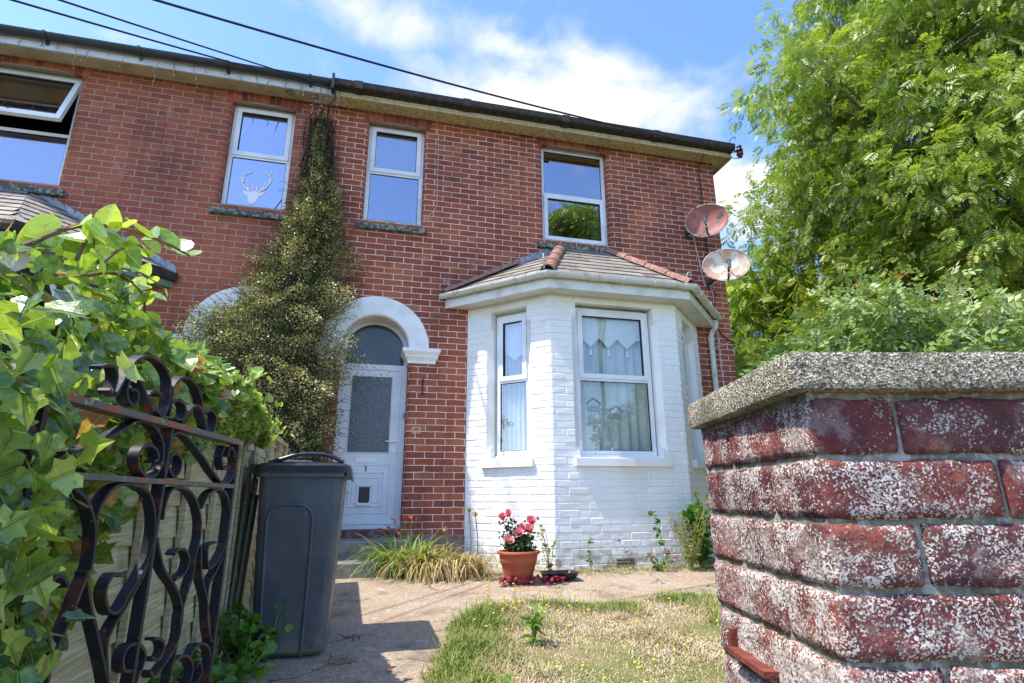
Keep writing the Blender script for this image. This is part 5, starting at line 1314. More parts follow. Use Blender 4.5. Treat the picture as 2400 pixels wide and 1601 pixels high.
def tree(name, base, label, cen, rad, n_clu, per, leaf, scale, mat, h_trunk, group=None, cat='tree', clu=.55, zmin=None, bark=None, droop=.55, seed=1, trunk_r=.16, shell=.45, xmin_keep=None, yawbias=None, squash=.65):
    g = np.random.default_rng(seed); cen = np.array(cen, float); rad = np.array(rad, float); base = np.array(base, float)
    t = thing(name, tuple(base), label, cat, group)
    C_ = []
    while len(C_) < n_clu:
        d = g.normal(size=3); d /= np.linalg.norm(d); rr = g.uniform(shell, 1)**.6
        lump = .78+.42*mnoise.noise(Vector(d*1.9+seed*1.0))+.22*mnoise.noise(Vector(d*4.5+seed))
        p = cen+d*rad*rr*lump
        if p[2] < (zmin if zmin is not None else base[2]+.4): continue
        C_.append(p)
    C_ = np.array(C_)
    b = MB(); top = base+(cen-base)*np.array([.9, .9, .0])+ZV*h_trunk
    limb(b, base-ZV*.3, top, trunk_r, trunk_r*.7, .04, 10)
    hubs = []
    for k in range(9):
        d = g.normal(size=3); d[2] = abs(d[2])*.7; d /= np.linalg.norm(d); q = cen+d*rad*.5
        P = limb(b, top-ZV*g.uniform(0, h_trunk*.3), q, trunk_r*.45, trunk_r*.14, .10); hubs += P[3:]
    hubs = np.array(hubs)
    tw = []
    for p in C_:
        hq = hubs[np.argmin(((hubs-p)**2).sum(1))]; limb(b, hq, p, trunk_r*.10+.004, .004, .08, 5)
    b.build('trunk', bark or M_BARK, t, smooth=True)
    n = n_clu*per
    off = g.normal(size=(n, 3)); off /= np.linalg.norm(off, axis=1)[:, None]; off *= (g.uniform(0, 1, n)**.5)[:, None]*clu
    ctr = np.repeat(C_, per, 0); sz = np.repeat(g.uniform(.6, 1.25, n_clu), per); off *= sz[:, None]; off[:, 2] *= squash
    pos = ctr+off
    T = off/ (np.linalg.norm(off, axis=1)[:, None]+1e-6)*.8+g.normal(size=(n, 3))*.55; T[:, 2] -= droop
    Rm = frames(T, g.normal(0, .7, n))
    rnd = np.clip(np.repeat(g.uniform(0, 1, n_clu), per)*.4+g.uniform(0, 1, n)*.6+g.normal(0, .05, n), 0, 1)
    if zmin is not None: k_ = pos[:, 2] > zmin-.2; pos, Rm, rnd = pos[k_], Rm[k_], rnd[k_]
    b = MB(); b.scatter(leaf[0], leaf[1], pos, Rm, g.uniform(.7, 1.15, len(pos))*scale, rnd); b.build('crown', mat, t)
    return t
CL9 = compound(4, .38, .14)
tree('ash_tree', (9.6, -.9, -.2), 'big ash tree overhanging from the right with long feathery leaflets', (9.7, -.3, 6.2), (4.1, 4.1, 5.4), 860, 52, CL9, .24, M_ASH, 3.2, clu=.64, seed=3, trunk_r=.26, shell=.55)
tree('ash_tree', (9.3, 4.2, 0), 'lighter green tree standing behind the corner of the house', (9.0, 3.9, 3.4), (2.7, 2.7, 3.3), 320, 44, CL9, .27, M_ASH2, 1.8, clu=.6, seed=8, trunk_r=.16, zmin=.3, shell=.4)
tree('ash_tree', (13.0, 7.5, 0), 'far pale tree filling the gap between the corner and the big ash', (12.9, 7, 3.0), (3.6, 3.2, 3.6), 220, 34, CL9, .34, M_ASH2, 2.2, clu=.9, seed=12, trunk_r=.2, zmin=.3)
tree('ash_tree', (13.5, 1.0, 0), 'shaded tree deep behind the big ash at the right edge', (13.5, 1.2, 4.2), (4.0, 3.5, 4.6), 230, 30, CL9, .36, M_ASH, 2.4, clu=.95, seed=17, trunk_r=.22, zmin=.2)
tree('ash_tree', (6.6, -11.2, -.3), 'roadside ash behind the viewer, seen mirrored in the window over the bay', (6.8, -10.2, 9.3), (1.9, 1.6, 2.1), 120, 30, CL9, .34, M_ASH, 7.4, clu=.5, seed=23, trunk_r=.08)
CL5 = compound(2, .50, .30)
tree('bramble_bush', (4.9, -2.6, -.1), 'pale grey-green wild rose bush spreading behind the brick pier', (5.0, -2.45, 1.25), (1.8, 1.0, 1.60), 330, 44, CL5, .13, M_ROSE, .5, cat='bush', clu=.30, seed=31, trunk_r=.03, bark=M_TWIG, droop=.1, zmin=.0)
tree('garden_shrub', (6.2, .8, 0), 'dense green shrub filling the gap between house corner and coping', (6.2, .9, 1.4), (1.3, 1.2, 1.75), 150, 34, CL9, .24, M_ASH2, .6, cat='bush', clu=.42, seed=37, trunk_r=.05, zmin=.0)

# climbing wire plant on the party line
cp = thing('climbing_shrub', (-.85, -.1, 0), 'bushy olive climbing shrub covering the wall between the two arches up to the eaves', 'climber')
PROF = [(5.42, -.83, .03, .05), (5.2, -.83, .05, .07), (5.02, -.835, .085, .10), (4.7, -.81, .16, .13), (4.42, -.79, .21, .16), (4.1, -.77, .28, .2), (3.85, -.765, .36, .26), (3.55, -.80, .42, .30), (3.3, -.84, .50, .34), (3.0, -.87, .53, .38), (2.77, -.94, .64, .42), (2.5, -1.05, .78, .5), (2.25, -1.08, .80, .56), (2.0, -1.02, .74, .62), (1.79, -.95, .64, .66), (1.56, -.84, .47, .62), (1.33, -.77, .38, .58), (1.15, -.74, .32, .5), (.8, -.72, .30, .42), (.3, -.72, .28, .36), (.0, -.72, .25, .3)]
PR = np.array(PROF)[::-1].copy(); _m = (PR[:, 0] > 1.7) & (PR[:, 0] < 3.4); PR[_m, 1] -= .045; PR[_m, 2] -= .02; _t = PR[:, 0] > 3.5; PR[_t, 2] *= .84
def prof(z): return [np.interp(z, PR[:, 0], PR[:, k]) for k in (1, 2, 3)]
g = np.random.default_rng(77); n = 100000
zs_ = g.uniform(0, 1, n)**.9*5.42
cx, hw, dp = prof(zs_)
keep = g.uniform(0, .67, n) < hw*1.05; zs_, cx, hw, dp = zs_[keep], cx[keep], hw[keep], dp[keep]; n = len(zs_)
th = g.uniform(0, math.pi, n); rr = (1-g.uniform(0, 1, n)**1.6*.45)
lum = np.array([mnoise.noise(Vector((math.cos(t)*1.6+3, z*2.3, math.sin(t)*1.6))) for t, z in zip(th, zs_)]); lum2 = np.array([mnoise.noise(Vector((math.cos(t)*3.4+3, z*6, math.sin(t)*3.4))) for t, z in zip(th, zs_)])
rr = rr*(1.02+.50*lum+.62*lum2)
pos = np.stack([cx+hw*rr*np.cos(th), -dp*rr*np.sin(th)-.01, zs_], 1)+g.normal(0, .012, (n, 3)); pos[:, 1] = np.minimum(pos[:, 1], -.006)
# bulge hangs forward over the fence
T = np.stack([np.cos(th), -np.sin(th), g.normal(.1, .5, n)], 1)+g.normal(0, .8, (n, 3))
b = MB(); rnd = np.clip(.50+.5*lum2+.25*lum+g.normal(0, .26, n), 0, 1)
b.scatter(DIA[0], [(0, 1, 2, 3)], pos, frames(T, g.uniform(0, 6, n)), g.uniform(.7, 1.4, n)*.018, rnd); b.build('foliage', M_COT, cp)
b = MB()
for k in range(620):
    z = g.uniform(.6, 5.0); c_, h_, d_ = prof(z); t_ = g.uniform(0, math.pi); r_ = .9
    p = np.array([c_+h_*r_*math.cos(t_), -d_*r_*math.sin(t_)-.01, z]); dr = np.array([math.cos(t_)*1.2, -math.sin(t_)*.8, g.uniform(-.2, .8)])*g.uniform(.06, .2)*(1 if z < 4.3 else .5)
    q = p+dr; q[1] = min(q[1], -.01); mid = (p+q)/2+g.normal(0, .015, 3); b.tube(smooth_path([p-dr*.5, mid, q, q+np.array([dr[0]*.3, 0, -.02])], 3), .0022, 4)
for k in range(46):
    x = g.uniform(-1.0, -.66); b.tube(smooth_path([(x+g.normal(0, .03), -.03-g.uniform(0, .1), z) for z in np.arange(.0, 5.3, .35)], 3), .006, 5)
b.build('stems', M_TWIGD, cp)
b = MB(); m_ = 1300; z = g.uniform(.6, 5.1, m_); c_, h_, d_ = prof(z); t_ = g.uniform(0, math.pi, m_); ex = .98+g.uniform(0, .5, m_)**1.6
p = np.stack([c_+h_*ex*np.cos(t_), np.minimum(-d_*ex*np.sin(t_), -.01), z], 1); p = np.repeat(p, 7, 0)+g.normal(0, .035, (m_*7, 3))*np.array([1, 1, 1]); p[:, 1] = np.minimum(p[:, 1], -.006)
b.scatter(DIA[0], DIA[1], p, frames(g.normal(size=(len(p), 3))), g.uniform(.6, 1.2, len(p))*.016, np.clip(g.normal(.65, .25, len(p)), 0, 1)); b.build('outer_sprigs', M_COT, cp)
# dark inner core so the wall does not show through
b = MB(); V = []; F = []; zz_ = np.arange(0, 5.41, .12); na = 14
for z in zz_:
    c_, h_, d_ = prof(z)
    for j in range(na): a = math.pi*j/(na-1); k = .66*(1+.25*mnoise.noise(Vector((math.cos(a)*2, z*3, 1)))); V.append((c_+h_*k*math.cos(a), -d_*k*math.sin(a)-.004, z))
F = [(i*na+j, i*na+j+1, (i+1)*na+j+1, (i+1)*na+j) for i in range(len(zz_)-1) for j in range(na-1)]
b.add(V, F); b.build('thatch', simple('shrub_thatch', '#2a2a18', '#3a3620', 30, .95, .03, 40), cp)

# ivy over the fence
ivy = thing('ivy', (FX, -4.3, 1.0), 'glossy green ivy sprawling over the fence behind the scroll gate', 'ivy')
g = np.random.default_rng(5)
IT = np.array([(-6.6, .95, .16), (-5.6, 1.04, .18), (-5.35, 1.15, .20), (-5.2, 1.22, .20), (-5.05, 1.28, .20), (-4.9, 1.20, .20), (-4.75, 1.16, .20), (-4.6, 1.16, .20), (-4.3, 1.22, .20), (-4.0, 1.26, .20), (-3.7, 1.26, .18), (-3.3, 1.20, .15), (-3.0, 1.14, .12), (-2.8, 1.06, .10)])
IBt = np.array([(-6.6, .0), (-5.3, .05), (-5.0, .2), (-4.86, .45), (-4.78, .66), (-4.6, .72), (-4.3, .84), (-4.1, .86), (-3.5, .96), (-3.0, 1.02), (-2.8, 1.03)])
def ivy_pts(n, ymin=-6.4, ymax=-2.8):
    y = g.uniform(ymin, ymax, n); top = np.interp(y, IT[:, 0], IT[:, 1]); dep = np.interp(y, IT[:, 0], IT[:, 2]); bot = np.interp(y, IBt[:, 0], IBt[:, 1])
    z = bot+(top-bot)*g.uniform(0, 1, n)**.75
    k = np.clip((z-bot)/(top-bot), 0, 1)
    wdt = dep*(.35+.65*np.sin(np.clip(k, 0, 1)*math.pi*.5))*np.where(k > .85, (1-(k-.85)/.15*.75), 1)
    front = g.uniform(0, 1, n) < .72
    x = np.where(front, FX+.05+wdt*g.uniform(.35, 1, n)**.7, FX+wdt*g.uniform(-.8, 1, n))
    x += .05*np.array([mnoise.noise(Vector((a*4, c*4, 1))) for a, c in zip(y, z)])
    z = np.minimum(z, top+.02-np.maximum(0, x-FX-.02)*.62)
    return np.stack([x, y, z], 1), k
b = MB()
for tv, n, s0, s1 in ((IV1, 2700, .032, .058), (IV2, 3400, .026, .056)):
    p, k = ivy_pts(n); T = g.normal(size=(n, 3))*.6; T[:, 0] += .5; T[:, 2] -= .55*(1-k)+.0; T[:, 2] += .35*k
    # leaf faces turned outward (+x) and up
    Tn = T/np.linalg.norm(T, axis=1)[:, None]; nrm = g.normal(size=(n, 3))*.45+np.array([.8, -.35, .75]); X = np.cross(Tn, nrm); X /= np.linalg.norm(X, axis=1)[:, None]; Z_ = np.cross(X, Tn)
    Rm = np.stack([X, Tn, Z_], -1)
    fall = np.where(p[:, 1] > -4.2, .66, np.where(p[:, 1] < -5.0, .80, 1.0))
    b.scatter(tv[0], tv[1], p, Rm, g.uniform(s0, s1, n)*fall*np.where(g.uniform(0, 1, n) < .06, 1.35, 1.0), np.where(g.uniform(0, 1, n) < .025, 1.0, np.clip(g.beta(1.3, 1.5, n)*.82+.2*k-.06, 0, .985)))
n = 640; ss = .63+.44*g.uniform(0, 1, n)**.75; p = GE+np.outer(ss, GD)+np.outer(g.uniform(.08, .93, n), ZV)+np.outer(g.uniform(.01, .085, n), -GN if GN[0] < 0 else GN)
p = p[(ss > .70) | (g.uniform(0, 1, n) < .6)]; n = len(p); T = g.normal(size=(n, 3))*.6-ZV*.6; Tn = T/np.linalg.norm(T, axis=1)[:, None]; nrm = g.normal(size=(n, 3))*.35+np.array([.75, -.55, .45]); X = np.cross(Tn, nrm); X /= np.linalg.norm(X, axis=1)[:, None]
b.scatter(IV1[0], IV1[1], p, np.stack([X, Tn, np.cross(X, Tn)], -1), g.uniform(.028, .050, n), np.clip(g.beta(1.5, 1.8, n), 0, .985))
n = 1500; p, k = ivy_pts(n, -4.2, -2.75); p[:, 2] = np.maximum(p[:, 2], .98); T = g.normal(size=(n, 3)); b.scatter(IV2[0], IV2[1], p, frames(T, g.normal(0, 1, n)), g.uniform(.022, .045, n), np.clip(g.beta(3, 2, n), 0, .985))
n = 26; p, k = ivy_pts(n, -5.3, -4.3); p[:, 0] += .05; b.scatter(IV1[0], IV1[1], p, frames(g.normal(size=(n, 3)), g.normal(0, 1, n)), g.uniform(.05, .08, n), np.full(n, 1.0))
b.build('leaves', M_IVY, ivy)
# dark mass of old stems inside
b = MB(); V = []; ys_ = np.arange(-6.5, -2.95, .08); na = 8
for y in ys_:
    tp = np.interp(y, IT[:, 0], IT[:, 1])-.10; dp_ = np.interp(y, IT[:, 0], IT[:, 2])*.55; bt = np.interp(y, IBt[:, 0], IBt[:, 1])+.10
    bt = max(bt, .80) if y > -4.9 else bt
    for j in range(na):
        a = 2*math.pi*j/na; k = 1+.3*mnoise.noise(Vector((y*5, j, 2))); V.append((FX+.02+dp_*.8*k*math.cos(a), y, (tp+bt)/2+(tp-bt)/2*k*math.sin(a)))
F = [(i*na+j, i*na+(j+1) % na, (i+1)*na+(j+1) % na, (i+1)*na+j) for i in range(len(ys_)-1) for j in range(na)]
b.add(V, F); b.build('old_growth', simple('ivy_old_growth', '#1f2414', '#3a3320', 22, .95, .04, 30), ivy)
b = MB(); bl = MB()
for k in range(34):
    y = g.uniform(-5.4, -3.0); tp = np.interp(y, IT[:, 0], IT[:, 1]); o = np.array([FX+g.uniform(-.05, .2), y, tp-g.uniform(.03, .25)])
    d = np.array([g.uniform(.05, .22), g.uniform(-.1, .35), g.uniform(-.08, .12)])*g.uniform(.4, 1.0)
    P = smooth_path([o, o+d*.4+ZV*.03, o+d*.8+ZV*.03, o+d*1.1], 4); b.tube(P, np.linspace(.0042, .0018, len(P)), 5)
    m_ = 6; idx = np.linspace(3, len(P)-1, m_).astype(int); T = g.normal(size=(m_, 3))+ZV*.3
    bl.scatter(IV2[0], IV2[1], P[idx], frames(T, g.normal(0, .8, m_)), np.linspace(.07, .03, m_)*g.uniform(.7, 1.1), np.clip(np.linspace(.5, .97, m_), 0, .98))
# the long arching runner at the top left and hanging stems lower down
for pts, r_ in (([(-.63, -5.30, 1.14), (-.60, -5.20, 1.235), (-.56, -5.08, 1.29), (-.52, -4.96, 1.315), (-.50, -4.86, 1.33)], .0055), ([(-.60, -5.2, 1.12), (-.56, -5.1, 1.175), (-.54, -5.0, 1.165), (-.54, -4.96, 1.10)], .0045), ([(-.56, -5.22, .93), (-.55, -5.1, .98), (-.56, -5.0, 1.0)], .0065), ([(-.60, -5.1, .75), (-.58, -5.08, .6), (-.6, -5.05, .45)], .006)):
    P = smooth_path(pts, 6); b.tube(P, np.linspace(r_, r_*.5, len(P)), 7)
    m_ = 9; idx = np.linspace(4, len(P)-1, m_).astype(int); bl.scatter(IV2[0], IV2[1], P[idx], frames(g.normal(size=(m_, 3))+ZV*.2, g.normal(0, .7, m_)), g.uniform(.045, .075, m_), g.uniform(.5, .98, m_))
b.build('stems', M_TWIG, ivy); bl.build('young_shoots', M_IVY, ivy)

# terracotta pot with a rose
pt = thing('flower_pot', (1.345, -1.29, -.015), 'round terracotta pot at the foot of the white bay wall', 'pot'); pc = np.array([1.345, -1.29, -.02])
b = MB(); b.lathe([(.0, .0), (.105, .0), (.115, .01), (.135, .09), (.155, .16), (.160, .163), (.164, .19), (.170, .215), (.171, .235), (.188, .238), (.192, .248), (.190, .262), (.176, .266), (.168, .258), (.160, .225), (.0, .225)], pc, 48)
b.build('pot', simple('terracotta_pot', '#a4553c', '#8d4a37', 4, .6), pt, smooth=True)
b = MB(); b.lathe([(.0, .232), (.162, .230)], pc, 24); b.build('compost', simple('compost', '#3b2c20', '#5a4331', 60, .95, .01, 90), pt)
rp = thing('rose_bush', tuple(pc+ZV*.23), 'coral pink rose bush growing in the terracotta pot', 'rose')
g = np.random.default_rng(41); b = MB(); tips = []
FL = [(-.155, .25, .555), (-.085, .02, .572), (.13, .05, .50), (.095, -.02, .435), (.035, .0, .445), (-.01, -.04, .41), (-.115, -.03, .345)]
FL = [(-.145, .0, .545), (-.075, .02, .565), (.135, .03, .50), (.10, -.02, .43), (.03, -.01, .445), (-.005, -.05, .405), (-.11, -.05, .345)]
for fx, fy, fz in FL:
    P = smooth_path([pc+np.array([fx*.15, fy*.2, .22]), pc+np.array([fx*.55, fy, .22+(fz-.22)*.5])+g.normal(0, .01, 3), pc+np.array([fx, fy, fz])], 5); b.tube(P, .0032, 5); tips.append(P)
b.build('stems', M_STEMG, rp)
b = MB(); n = 900; L_ = []
for P in tips:
    for q in P[2:-1]: L_ += [q+g.normal(0, .03, 3) for _ in range(9)]
L_ += list(pc+np.array([0, 0, .30])+g.normal(0, 1, (520, 3))*np.array([.065, .06, .045])); L_ = np.array(L_); L_ = L_[(L_[:, 2] < .53)]
b.scatter(LEAF2[0], LEAF2[1], L_, frames(g.normal(size=(len(L_), 3)), g.normal(0, 1, len(L_))), g.uniform(.018, .034, len(L_)), g.uniform(0, .6, len(L_)))
b.build('leaves', leaf_mat('rose_leaf', [(0, rgb('#26401f')), (.5, rgb('#3c5a2c')), (1, rgb('#5a7a3a'))], .25, .4, .6), rp)
M_PETAL = leaf_mat('rose_petal', [(0, rgb('#dc6f84')), (.4, rgb('#e88c92')), (.7, rgb('#f2ab9c')), (1, rgb('#f8d2c0'))], .0, .6, .2)
PET = ([(0, 0, 0), (.35, .25, .1), (.5, .65, .28), (.25, 1, .34), (-.25, 1, .34), (-.5, .65, .28), (-.35, .25, .1), (0, .6, .12)], [(0, 1, 7), (1, 2, 7), (2, 3, 7), (3, 4, 7), (4, 5, 7), (5, 6, 7), (6, 0, 7)])
for i, (fx, fy, fz) in enumerate(FL):
    b = MB(); c = pc+np.array([fx, fy, fz]); ax = np.array([g.normal(0, .4), -.7, .6]); ax /= np.linalg.norm(ax); U = np.cross(ax, [0, 1, .2]); U /= np.linalg.norm(U); V_ = np.cross(ax, U)
    Ms = []; sc = []; rn = []
    for ring, (m_, op, s_) in enumerate(((6, 1.2, .040), (6, .85, .034), (5, .5, .028), (4, .2, .02))):
        for k in range(m_):
            a = 2*math.pi*k/m_+ring*.5+g.normal(0, .1); d = U*math.cos(a)+V_*math.sin(a); y = d*math.sin(op)+ax*math.cos(op); z = -d*math.cos(op)+ax*math.sin(op); z = z; x = np.cross(y, z); Ms.append(np.stack([x, y, z], -1)); sc.append(s_*1.35*(.85 if i in (0, 1) else 1)*g.uniform(.9, 1.15)); rn.append(np.clip(ring*.22+g.uniform(0, .3)+(.3 if i == 6 else 0), 0, 1))
    b.scatter(PET[0], PET[1], np.tile(c, (len(Ms), 1)), np.array(Ms), sc, rn); b.build('flower', M_PETAL, rp, smooth=True)

# blade helper
def blades(B, O, T, L_, w, droop, rnd, seg=5):
    """arching strap leaves: O (n,3) roots, T (n,3) direction, L_ lengths, droop amount"""
    n = len(O); T = T/np.linalg.norm(T, axis=1)[:, None]; side = np.cross(T, ZV); side /= np.linalg.norm(side, axis=1)[:, None]+1e-9
    V = np.zeros((n, (seg+1)*2, 3))
    for k in range(seg+1):
        t = k/seg; c = O+T*(L_*t)[:, None]-ZV*(droop*L_*t*t)[:, None]; ww = (w*(1-t**2.2)*.5+w*.02)[:, None]
        V[:, 2*k] = c-side*ww; V[:, 2*k+1] = c+side*ww
    tf = [(2*k, 2*k+1, 2*k+3, 2*k+2) for k in range(seg)]; m_ = (seg+1)*2
    lp = np.array([i for f in tf for i in f]); Fx = (lp[None]+(np.arange(n)*m_)[:, None]+B.nv).ravel()
    B.V.append(V.reshape(-1, 3)); B.F.append(Fx); B.Z.append(np.full(n*seg, 4)); uv = np.zeros((n*len(lp), 2)); uv[:, 0] = np.repeat(rnd, len(lp)); B.UV.append(uv); B.MI.append(np.zeros(n*seg, np.int32)); B.nv += n*m_
# day lily clump: green to the left, straw to the right
g = np.random.default_rng(9)
dl = thing('day_lily', (.62, -.75, 0), 'arching clump of day lily by the steps, green at left and dried straw at right', 'plant')
def clump(n, cx, cy, rx, ry, L0, L1, dr0, dr1, mat, nm, w, u0, u1, outw=.7, up_=1.0):
    O = np.stack([g.normal(cx, rx, n), g.normal(cy, ry, n), np.zeros(n)], 1); a = g.uniform(0, 2*math.pi, n)
    T = np.stack([np.cos(a)*outw, np.sin(a)*outw-.15, np.full(n, up_)+g.normal(0, .15, n)], 1); L_ = g.uniform(L0, L1, n)
    b = MB(); blades(b, O, T, L_, np.full(n, w)*g.uniform(.7, 1.3, n), g.uniform(dr0, dr1, n), g.uniform(u0, u1, n), 7); return b
clump(300, .38, -.62, .08, .09, .62, .98, .40, .85, None, 'g', .016, 0, 1).build('green_blades', M_LILY, dl)
clump(900, .78, -.84, .14, .09, .50, .80, .8, 1.2, None, 's', .013, .15, 1, .50, 1.25).build('dry_blades', M_STRAW, dl)
clump(320, .58, -.74, .10, .09, .6, .9, .55, 1.0, None, 's', .014, 0, .6, .55).build('fading_blades', M_STRAW, dl)
b = MB(); bf = MB()
for k in range(6):
    o = np.array([.30+g.uniform(-.05, .15), -.55, .0]); e = np.array([.16+.06*k, -.6+g.uniform(-.05, .05), .44+g.uniform(-.05, .09)]); b.tube(smooth_path([o, (o+e)/2+ZV*.05, e], 5), .0028, 5)
    bf.scatter(LEAF2[0], LEAF2[1], e+g.normal(0, .012, (7, 3)), frames(g.normal(size=(7, 3))), np.full(7, .03), np.ones(7))
b.build('flower_stems', M_STEMG, dl); bf.build('faded_flowers', simple('faded_lily_flower', '#a5402c', '#8a3a2c', 30, .8), dl)
for x, y, h, lb in ((.96, -.95, .60, 'tall dry seed stalk left of the white bay'), (.75, -.9, .42, 'short leaning dry stalk above the straw leaves'), (1.03, -.92, .56, 'thin dry stalk close against the bay corner')):
    b = MB(); P = smooth_path([(x, y, 0), (x+.015, y, h*.5), (x-.01, y, h)], 5); b.tube(P, .0045, 6); b.scatter(DIA[0], DIA[1], P[-1]+g.normal(0, .008, (14, 3))-ZV*.01, frames(g.normal(size=(14, 3))), np.full(14, .03), g.uniform(.3, .8, 14)); tag(b.build('dry_stalk', M_STRAW), lb, 'stalk', 'dry stalks by the bay')

# weeds along the bay
def weed(name, label, base, h, spread, nl, ls, mat, stems=5, seed=1, tmpl=LEAF2, u=(0, 1), lean=(0, 0), cat='weed', smat=None, top=1.0):
    g = np.random.default_rng(seed); base = np.array(base, float); t = thing(name, tuple(base), label, cat); b = MB(); bl = MB()
    for k in range(stems):
        a = g.uniform(0, 6.28); e = base+np.array([math.cos(a)*spread+lean[0], math.sin(a)*spread*.5+lean[1], h*g.uniform(.65, 1)]); P = smooth_path([base+g.normal(0, .01, 3)*np.array([1, 1, 0]), (base+e)/2+g.normal(0, .02, 3), e], 6); b.tube(P, np.linspace(.004, .002, len(P)), 5)
        m_ = max(3, nl//stems); idx = g.integers(2, len(P), m_); bl.scatter(tmpl[0], tmpl[1], P[idx]+g.normal(0, .012, (m_, 3)), frames(g.normal(size=(m_, 3))*np.array([1, 1, .5]), g.normal(0, .6, m_)), g.uniform(.6, 1.1, m_)*ls, g.uniform(u[0], u[1], m_))
    b.build('stem', smat or M_STEMG, t); bl.build('leaves', mat, t); return t
weed('leafy_weed', 'dark green leafy weed at the right foot of the bay beside the pier', (3.36, -1.02, 0), .70, .16, 260, .085, M_WEED, 9, 3, u=(0, .7))
weed('seeding_weed', 'tall yellowish seeding weed in front of the right end of the bay', (3.16, -1.10, 0), .66, .24, 900, .02, M_STRAW, 16, 4, u=(0, .5), smat=M_STEMG)
weed('green_weed', 'low bright green weed under the leafy weed by the bay corner', (3.62, -1.15, 0), .25, .12, 90, .05, M_WEED, 7, 14, u=(.6, 1))
weed('wilted_weed', 'wilted green stalk leaning against the bay wall beneath the big window', (3.02, -.95, 0), .56, .03, 26, .06, M_WEED, 1, 5, lean=(-.14, .05), u=(0, .4))
weed('corner_weed', 'pale wilting weed right of the terracotta pot at the bay corner', (1.72, -1.05, 0), .50, .10, 46, .045, M_LILY, 6, 6, smat=M_TWIG)
weed('thin_weed', 'single short green shoot against the middle of the bay wall', (2.17, -.95, 0), .36, .02, 10, .05, M_WEED, 1, 7, u=(0, .5))
weed('seed_head_stalk', 'dark seed head stalk leaning over the air brick', (2.62, -.98, 0), .30, .02, 12, .035, M_TWIGD, 1, 8, lean=(-.16, 0))
vl = weed('valerian', 'low pink flowered valerian at the foot of the bay', (2.85, -1.05, 0), .16, .14, 60, .04, M_WEED, 8, 9)
b = MB(); q = np.array([(2.76, -1.08, .13), (2.93, -1.06, .15), (3.0, -1.05, .12)]).repeat(22, 0)+g.normal(0, .014, (66, 3)); b.scatter(DIA[0], DIA[1], q, frames(g.normal(size=(66, 3))), np.full(66, .02), g.uniform(0, 1, 66)); b.build('flowers', simple('valerian_pink', '#d98bb4', '#c06a9a', 60, .7), vl)
# black tray
b = MB(); tz = -.005
loft(b, [rrect(1.60, 1.86, -1.34, -1.18, .03, tz, 4), rrect(1.57, 1.89, -1.37, -1.15, .035, tz+.055, 4), rrect(1.56, 1.90, -1.38, -1.14, .035, tz+.058, 4), rrect(1.58, 1.88, -1.36, -1.16, .03, tz+.056, 4), rrect(1.61, 1.85, -1.33, -1.19, .03, tz+.01, 4)], (True, True))
tag(b.build('seed_tray', M_BLACK), 'small black plastic tray on the ground right of the pot', 'tray')
# straw litter and low bed plants along the wall foot (uncountable)
b = MB(); n = 5200; x = g.uniform(.95, 4.3, n); off_ = np.abs(g.normal(0, .12, n)); yb = np.where(x < 1.86, -(x-1.07), np.where(x < 3.42, -.78, -(4.2-x))); yb = np.minimum(yb, 0)
y = np.clip(yb-.03-off_*1.3, -1.36, 0); y = np.where(x < 1.5, np.minimum(y, -.75-g.uniform(0, .45, n)), y)
O = np.stack([x, y, np.full(n, .0)], 1); a = g.uniform(0, 6.28, n); up_ = g.uniform(.1, 1.0, n); T = np.stack([np.cos(a), np.sin(a), up_], 1)
blades(b, O, T, g.uniform(.03, .13, n), np.full(n, .0045), g.uniform(.2, .9, n), np.clip(g.normal(.45, .3, n), 0, 1), 3); tag(b.build('bed_litter', M_GRASS), 'dry grass and weeds along the foot of the bay', 'weeds', kind='stuff')
b = MB(); q = np.stack([g.uniform(1.15, 1.75, 240), g.uniform(-1.46, -1.34, 240), g.uniform(0, .035, 240)], 1); b.scatter(LEAF2[0], LEAF2[1], q, frames(g.normal(size=(240, 3))), g.uniform(.02, .035, 240), g.uniform(0, 1, 240)); tag(b.build('fallen_petals', simple('dark_red_petals', '#7a1f2c', '#a8384a', 40, .7)), 'dark red fallen petals around the foot of the pot', 'petals', kind='stuff')
# weeds by the bin
weed('bindweed', 'leafy green weed sprouting between the gate and the bin', (-.52, -3.12, gz(-3.1)), .34, .16, 210, .055, M_WEED, 16, 21, u=(.1, .9))
weed('ground_weed', 'low spreading green weed at the fence foot left of the bin', (-.56, -3.55, gz(-3.5)), .26, .22, 260, .06, M_WEED, 16, 22, u=(0, .8))
weed('fence_weed', 'leafy green weed just behind the open end of the gate', (-.50, -4.05, gz(-4)), .30, .18, 200, .055, M_WEED, 12, 23, u=(0, .7))

# lawn blades
g = np.random.default_rng(19)
def lawn_pts(n, patch=True):
    x = g.uniform(.3, 4.6, n); y = g.uniform(-5.6, -1.85, n)
    x = np.where(g.uniform(0, 1, n) < .5, x, g.uniform(.3, 2.6, n))
    k = np.array([in_lawn(a+g.normal(0, .035), c+g.normal(0, .035)) for a, c in zip(x, y)]); return x[k], y[k]
x, y = lawn_pts(150000); n = len(x)
ns = np.array([mnoise.noise(Vector((a*1.3, c*1.3, 4)))+.5*mnoise.noise(Vector((a*4, c*4, 1))) for a, c in zip(x, y)])
ed = np.array([max(0, 1-abs(c-lawn_top(a))/.35) for a, c in zip(x, y)])+np.array([max(0, 1-abs(a-lawn_left(c))/.5)*.5 for a, c in zip(x, y)])
grn = np.clip(.38+ns*1.5+ed*.55-.08, 0, 1)
tuft = np.exp(-(((x-.92)/.34)**2+((y+2.38)/.26)**2))+.8*np.exp(-(((x-.62)/.22)**2+((y+2.95)/.3)**2))+.8*np.exp(-(((x-.55)/.25)**2+((y+3.9)/.3)**2))
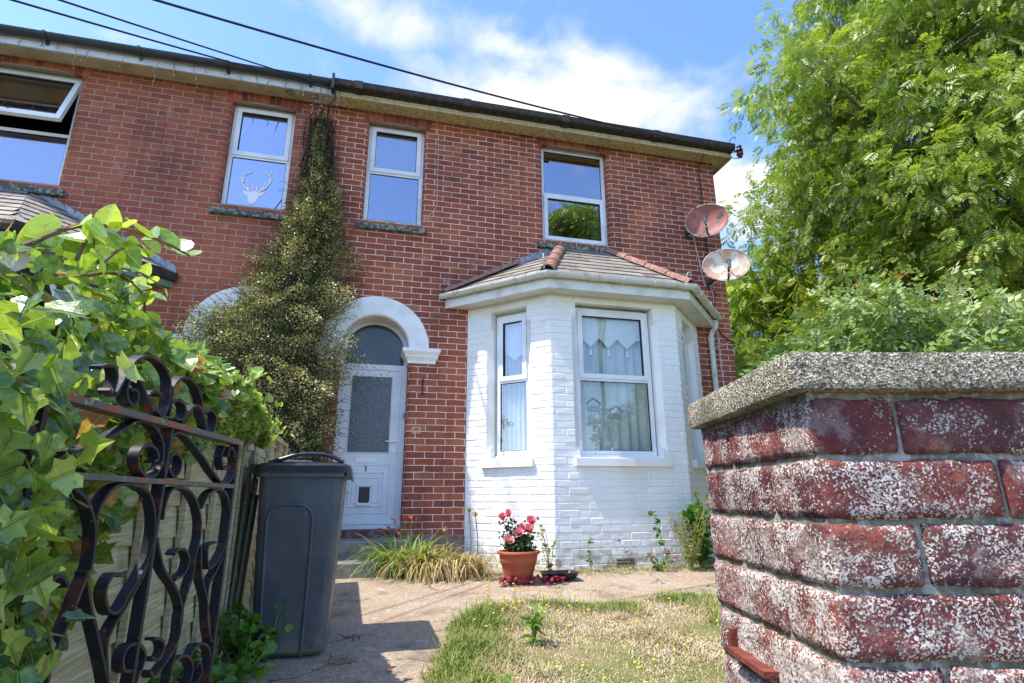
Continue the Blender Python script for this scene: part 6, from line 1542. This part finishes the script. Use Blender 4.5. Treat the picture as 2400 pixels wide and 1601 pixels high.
for _ in range(26):
    tx_, ty_, tr_ = g.uniform(.6, 3.2), g.uniform(-5, -2.3), g.uniform(.04, .11); tuft = tuft+.8*np.exp(-(((x-tx_)/tr_)**2+((y-ty_)/tr_)**2))
tuft = np.clip(tuft, 0, 1.2); grn = np.clip(grn+tuft*.55, 0, 1)
rnd = np.clip(1-grn*.78+g.normal(0, .13, n)-.1, 0, 1)
zg = np.array([gz(c) for c in y])+.008
a = g.uniform(0, 6.28, n); T = np.stack([np.cos(a)*.8, np.sin(a)*.8, g.uniform(.35, 1.3, n)], 1)
b = MB(); blades(b, np.stack([x, y, zg], 1), T, (.024+.040*grn+.055*tuft)*g.uniform(.5, 1.7, n), np.full(n, .0044)*g.uniform(.7, 1.3, n), g.uniform(.1, .7, n), rnd, 2)
tag(b.build('grass', M_GRASS), 'patchy sunburnt lawn grass', 'grass', kind='stuff')
# yellow flowers of the lawn
b = MB(); bh = MB(); m_ = 120
fx = np.concatenate([g.normal(1.0, .25, 70), g.uniform(.6, 2.4, 50)]); fy = np.concatenate([g.normal(-2.35, .18, 70), g.uniform(-4.2, -2.1, 50)])
for q, w in zip(fx, fy):
    if not in_lawn(q, w-.05): continue
    h = g.uniform(.05, .16); z0 = gz(w); b.tube([(q, w, z0), (q+g.normal(0, .01), w, z0+h)], .0012, 4)
    bh.lathe([(.0, h+.004), (.0085, h+.006), (.009, h+.001), (.0, h-.002)], (q, w, z0), 7)
tag(b.build('hawkbit_stems', M_STEMG), 'thin stems of the yellow lawn flowers', 'stems', kind='stuff')
tag(bh.build('hawkbit_flowers', simple('yellow_petals', '#e6cf3a', rough=.7)), 'tiny yellow flowers dotted over the lawn edge', 'flowers', kind='stuff')
weed('lawn_weed', 'upright green leafy weed standing in the lawn', (.98, -2.98, gz(-3)), .20, .045, 110, .075, M_WEED, 5, 25, tmpl=([(0, 0, 0), (.14, .4, .03), (0, 1, 0), (-.14, .4, .03)], [(0, 1, 2, 3)]), u=(.3, 1))
weed('lawn_weed', 'smaller green weed low in the front of the lawn', (.62, -3.75, gz(-3.75)), .12, .05, 60, .07, M_WEED, 4, 26, tmpl=([(0, 0, 0), (.14, .4, .03), (0, 1, 0), (-.14, .4, .03)], [(0, 1, 2, 3)]), u=(.3, 1))
# fallen leaves
for x, y, lb, s_ in ((.44, -3.60, 'curled orange fallen leaf where path meets lawn', .055), (.15, -3.2, 'small brown fallen leaf in the middle of the path', .03)):
    b = MB(); b.scatter(LEAF2[0], LEAF2[1], np.array([(x, y, gz(y)+.008)]), frames(np.array([[1, .3, .15]])), [s_], [1.0]); tag(b.build('fallen_leaf', simple('orange_dead_leaf', '#9a5a34', '#7d4426', 40, .8)), lb, 'leaf')
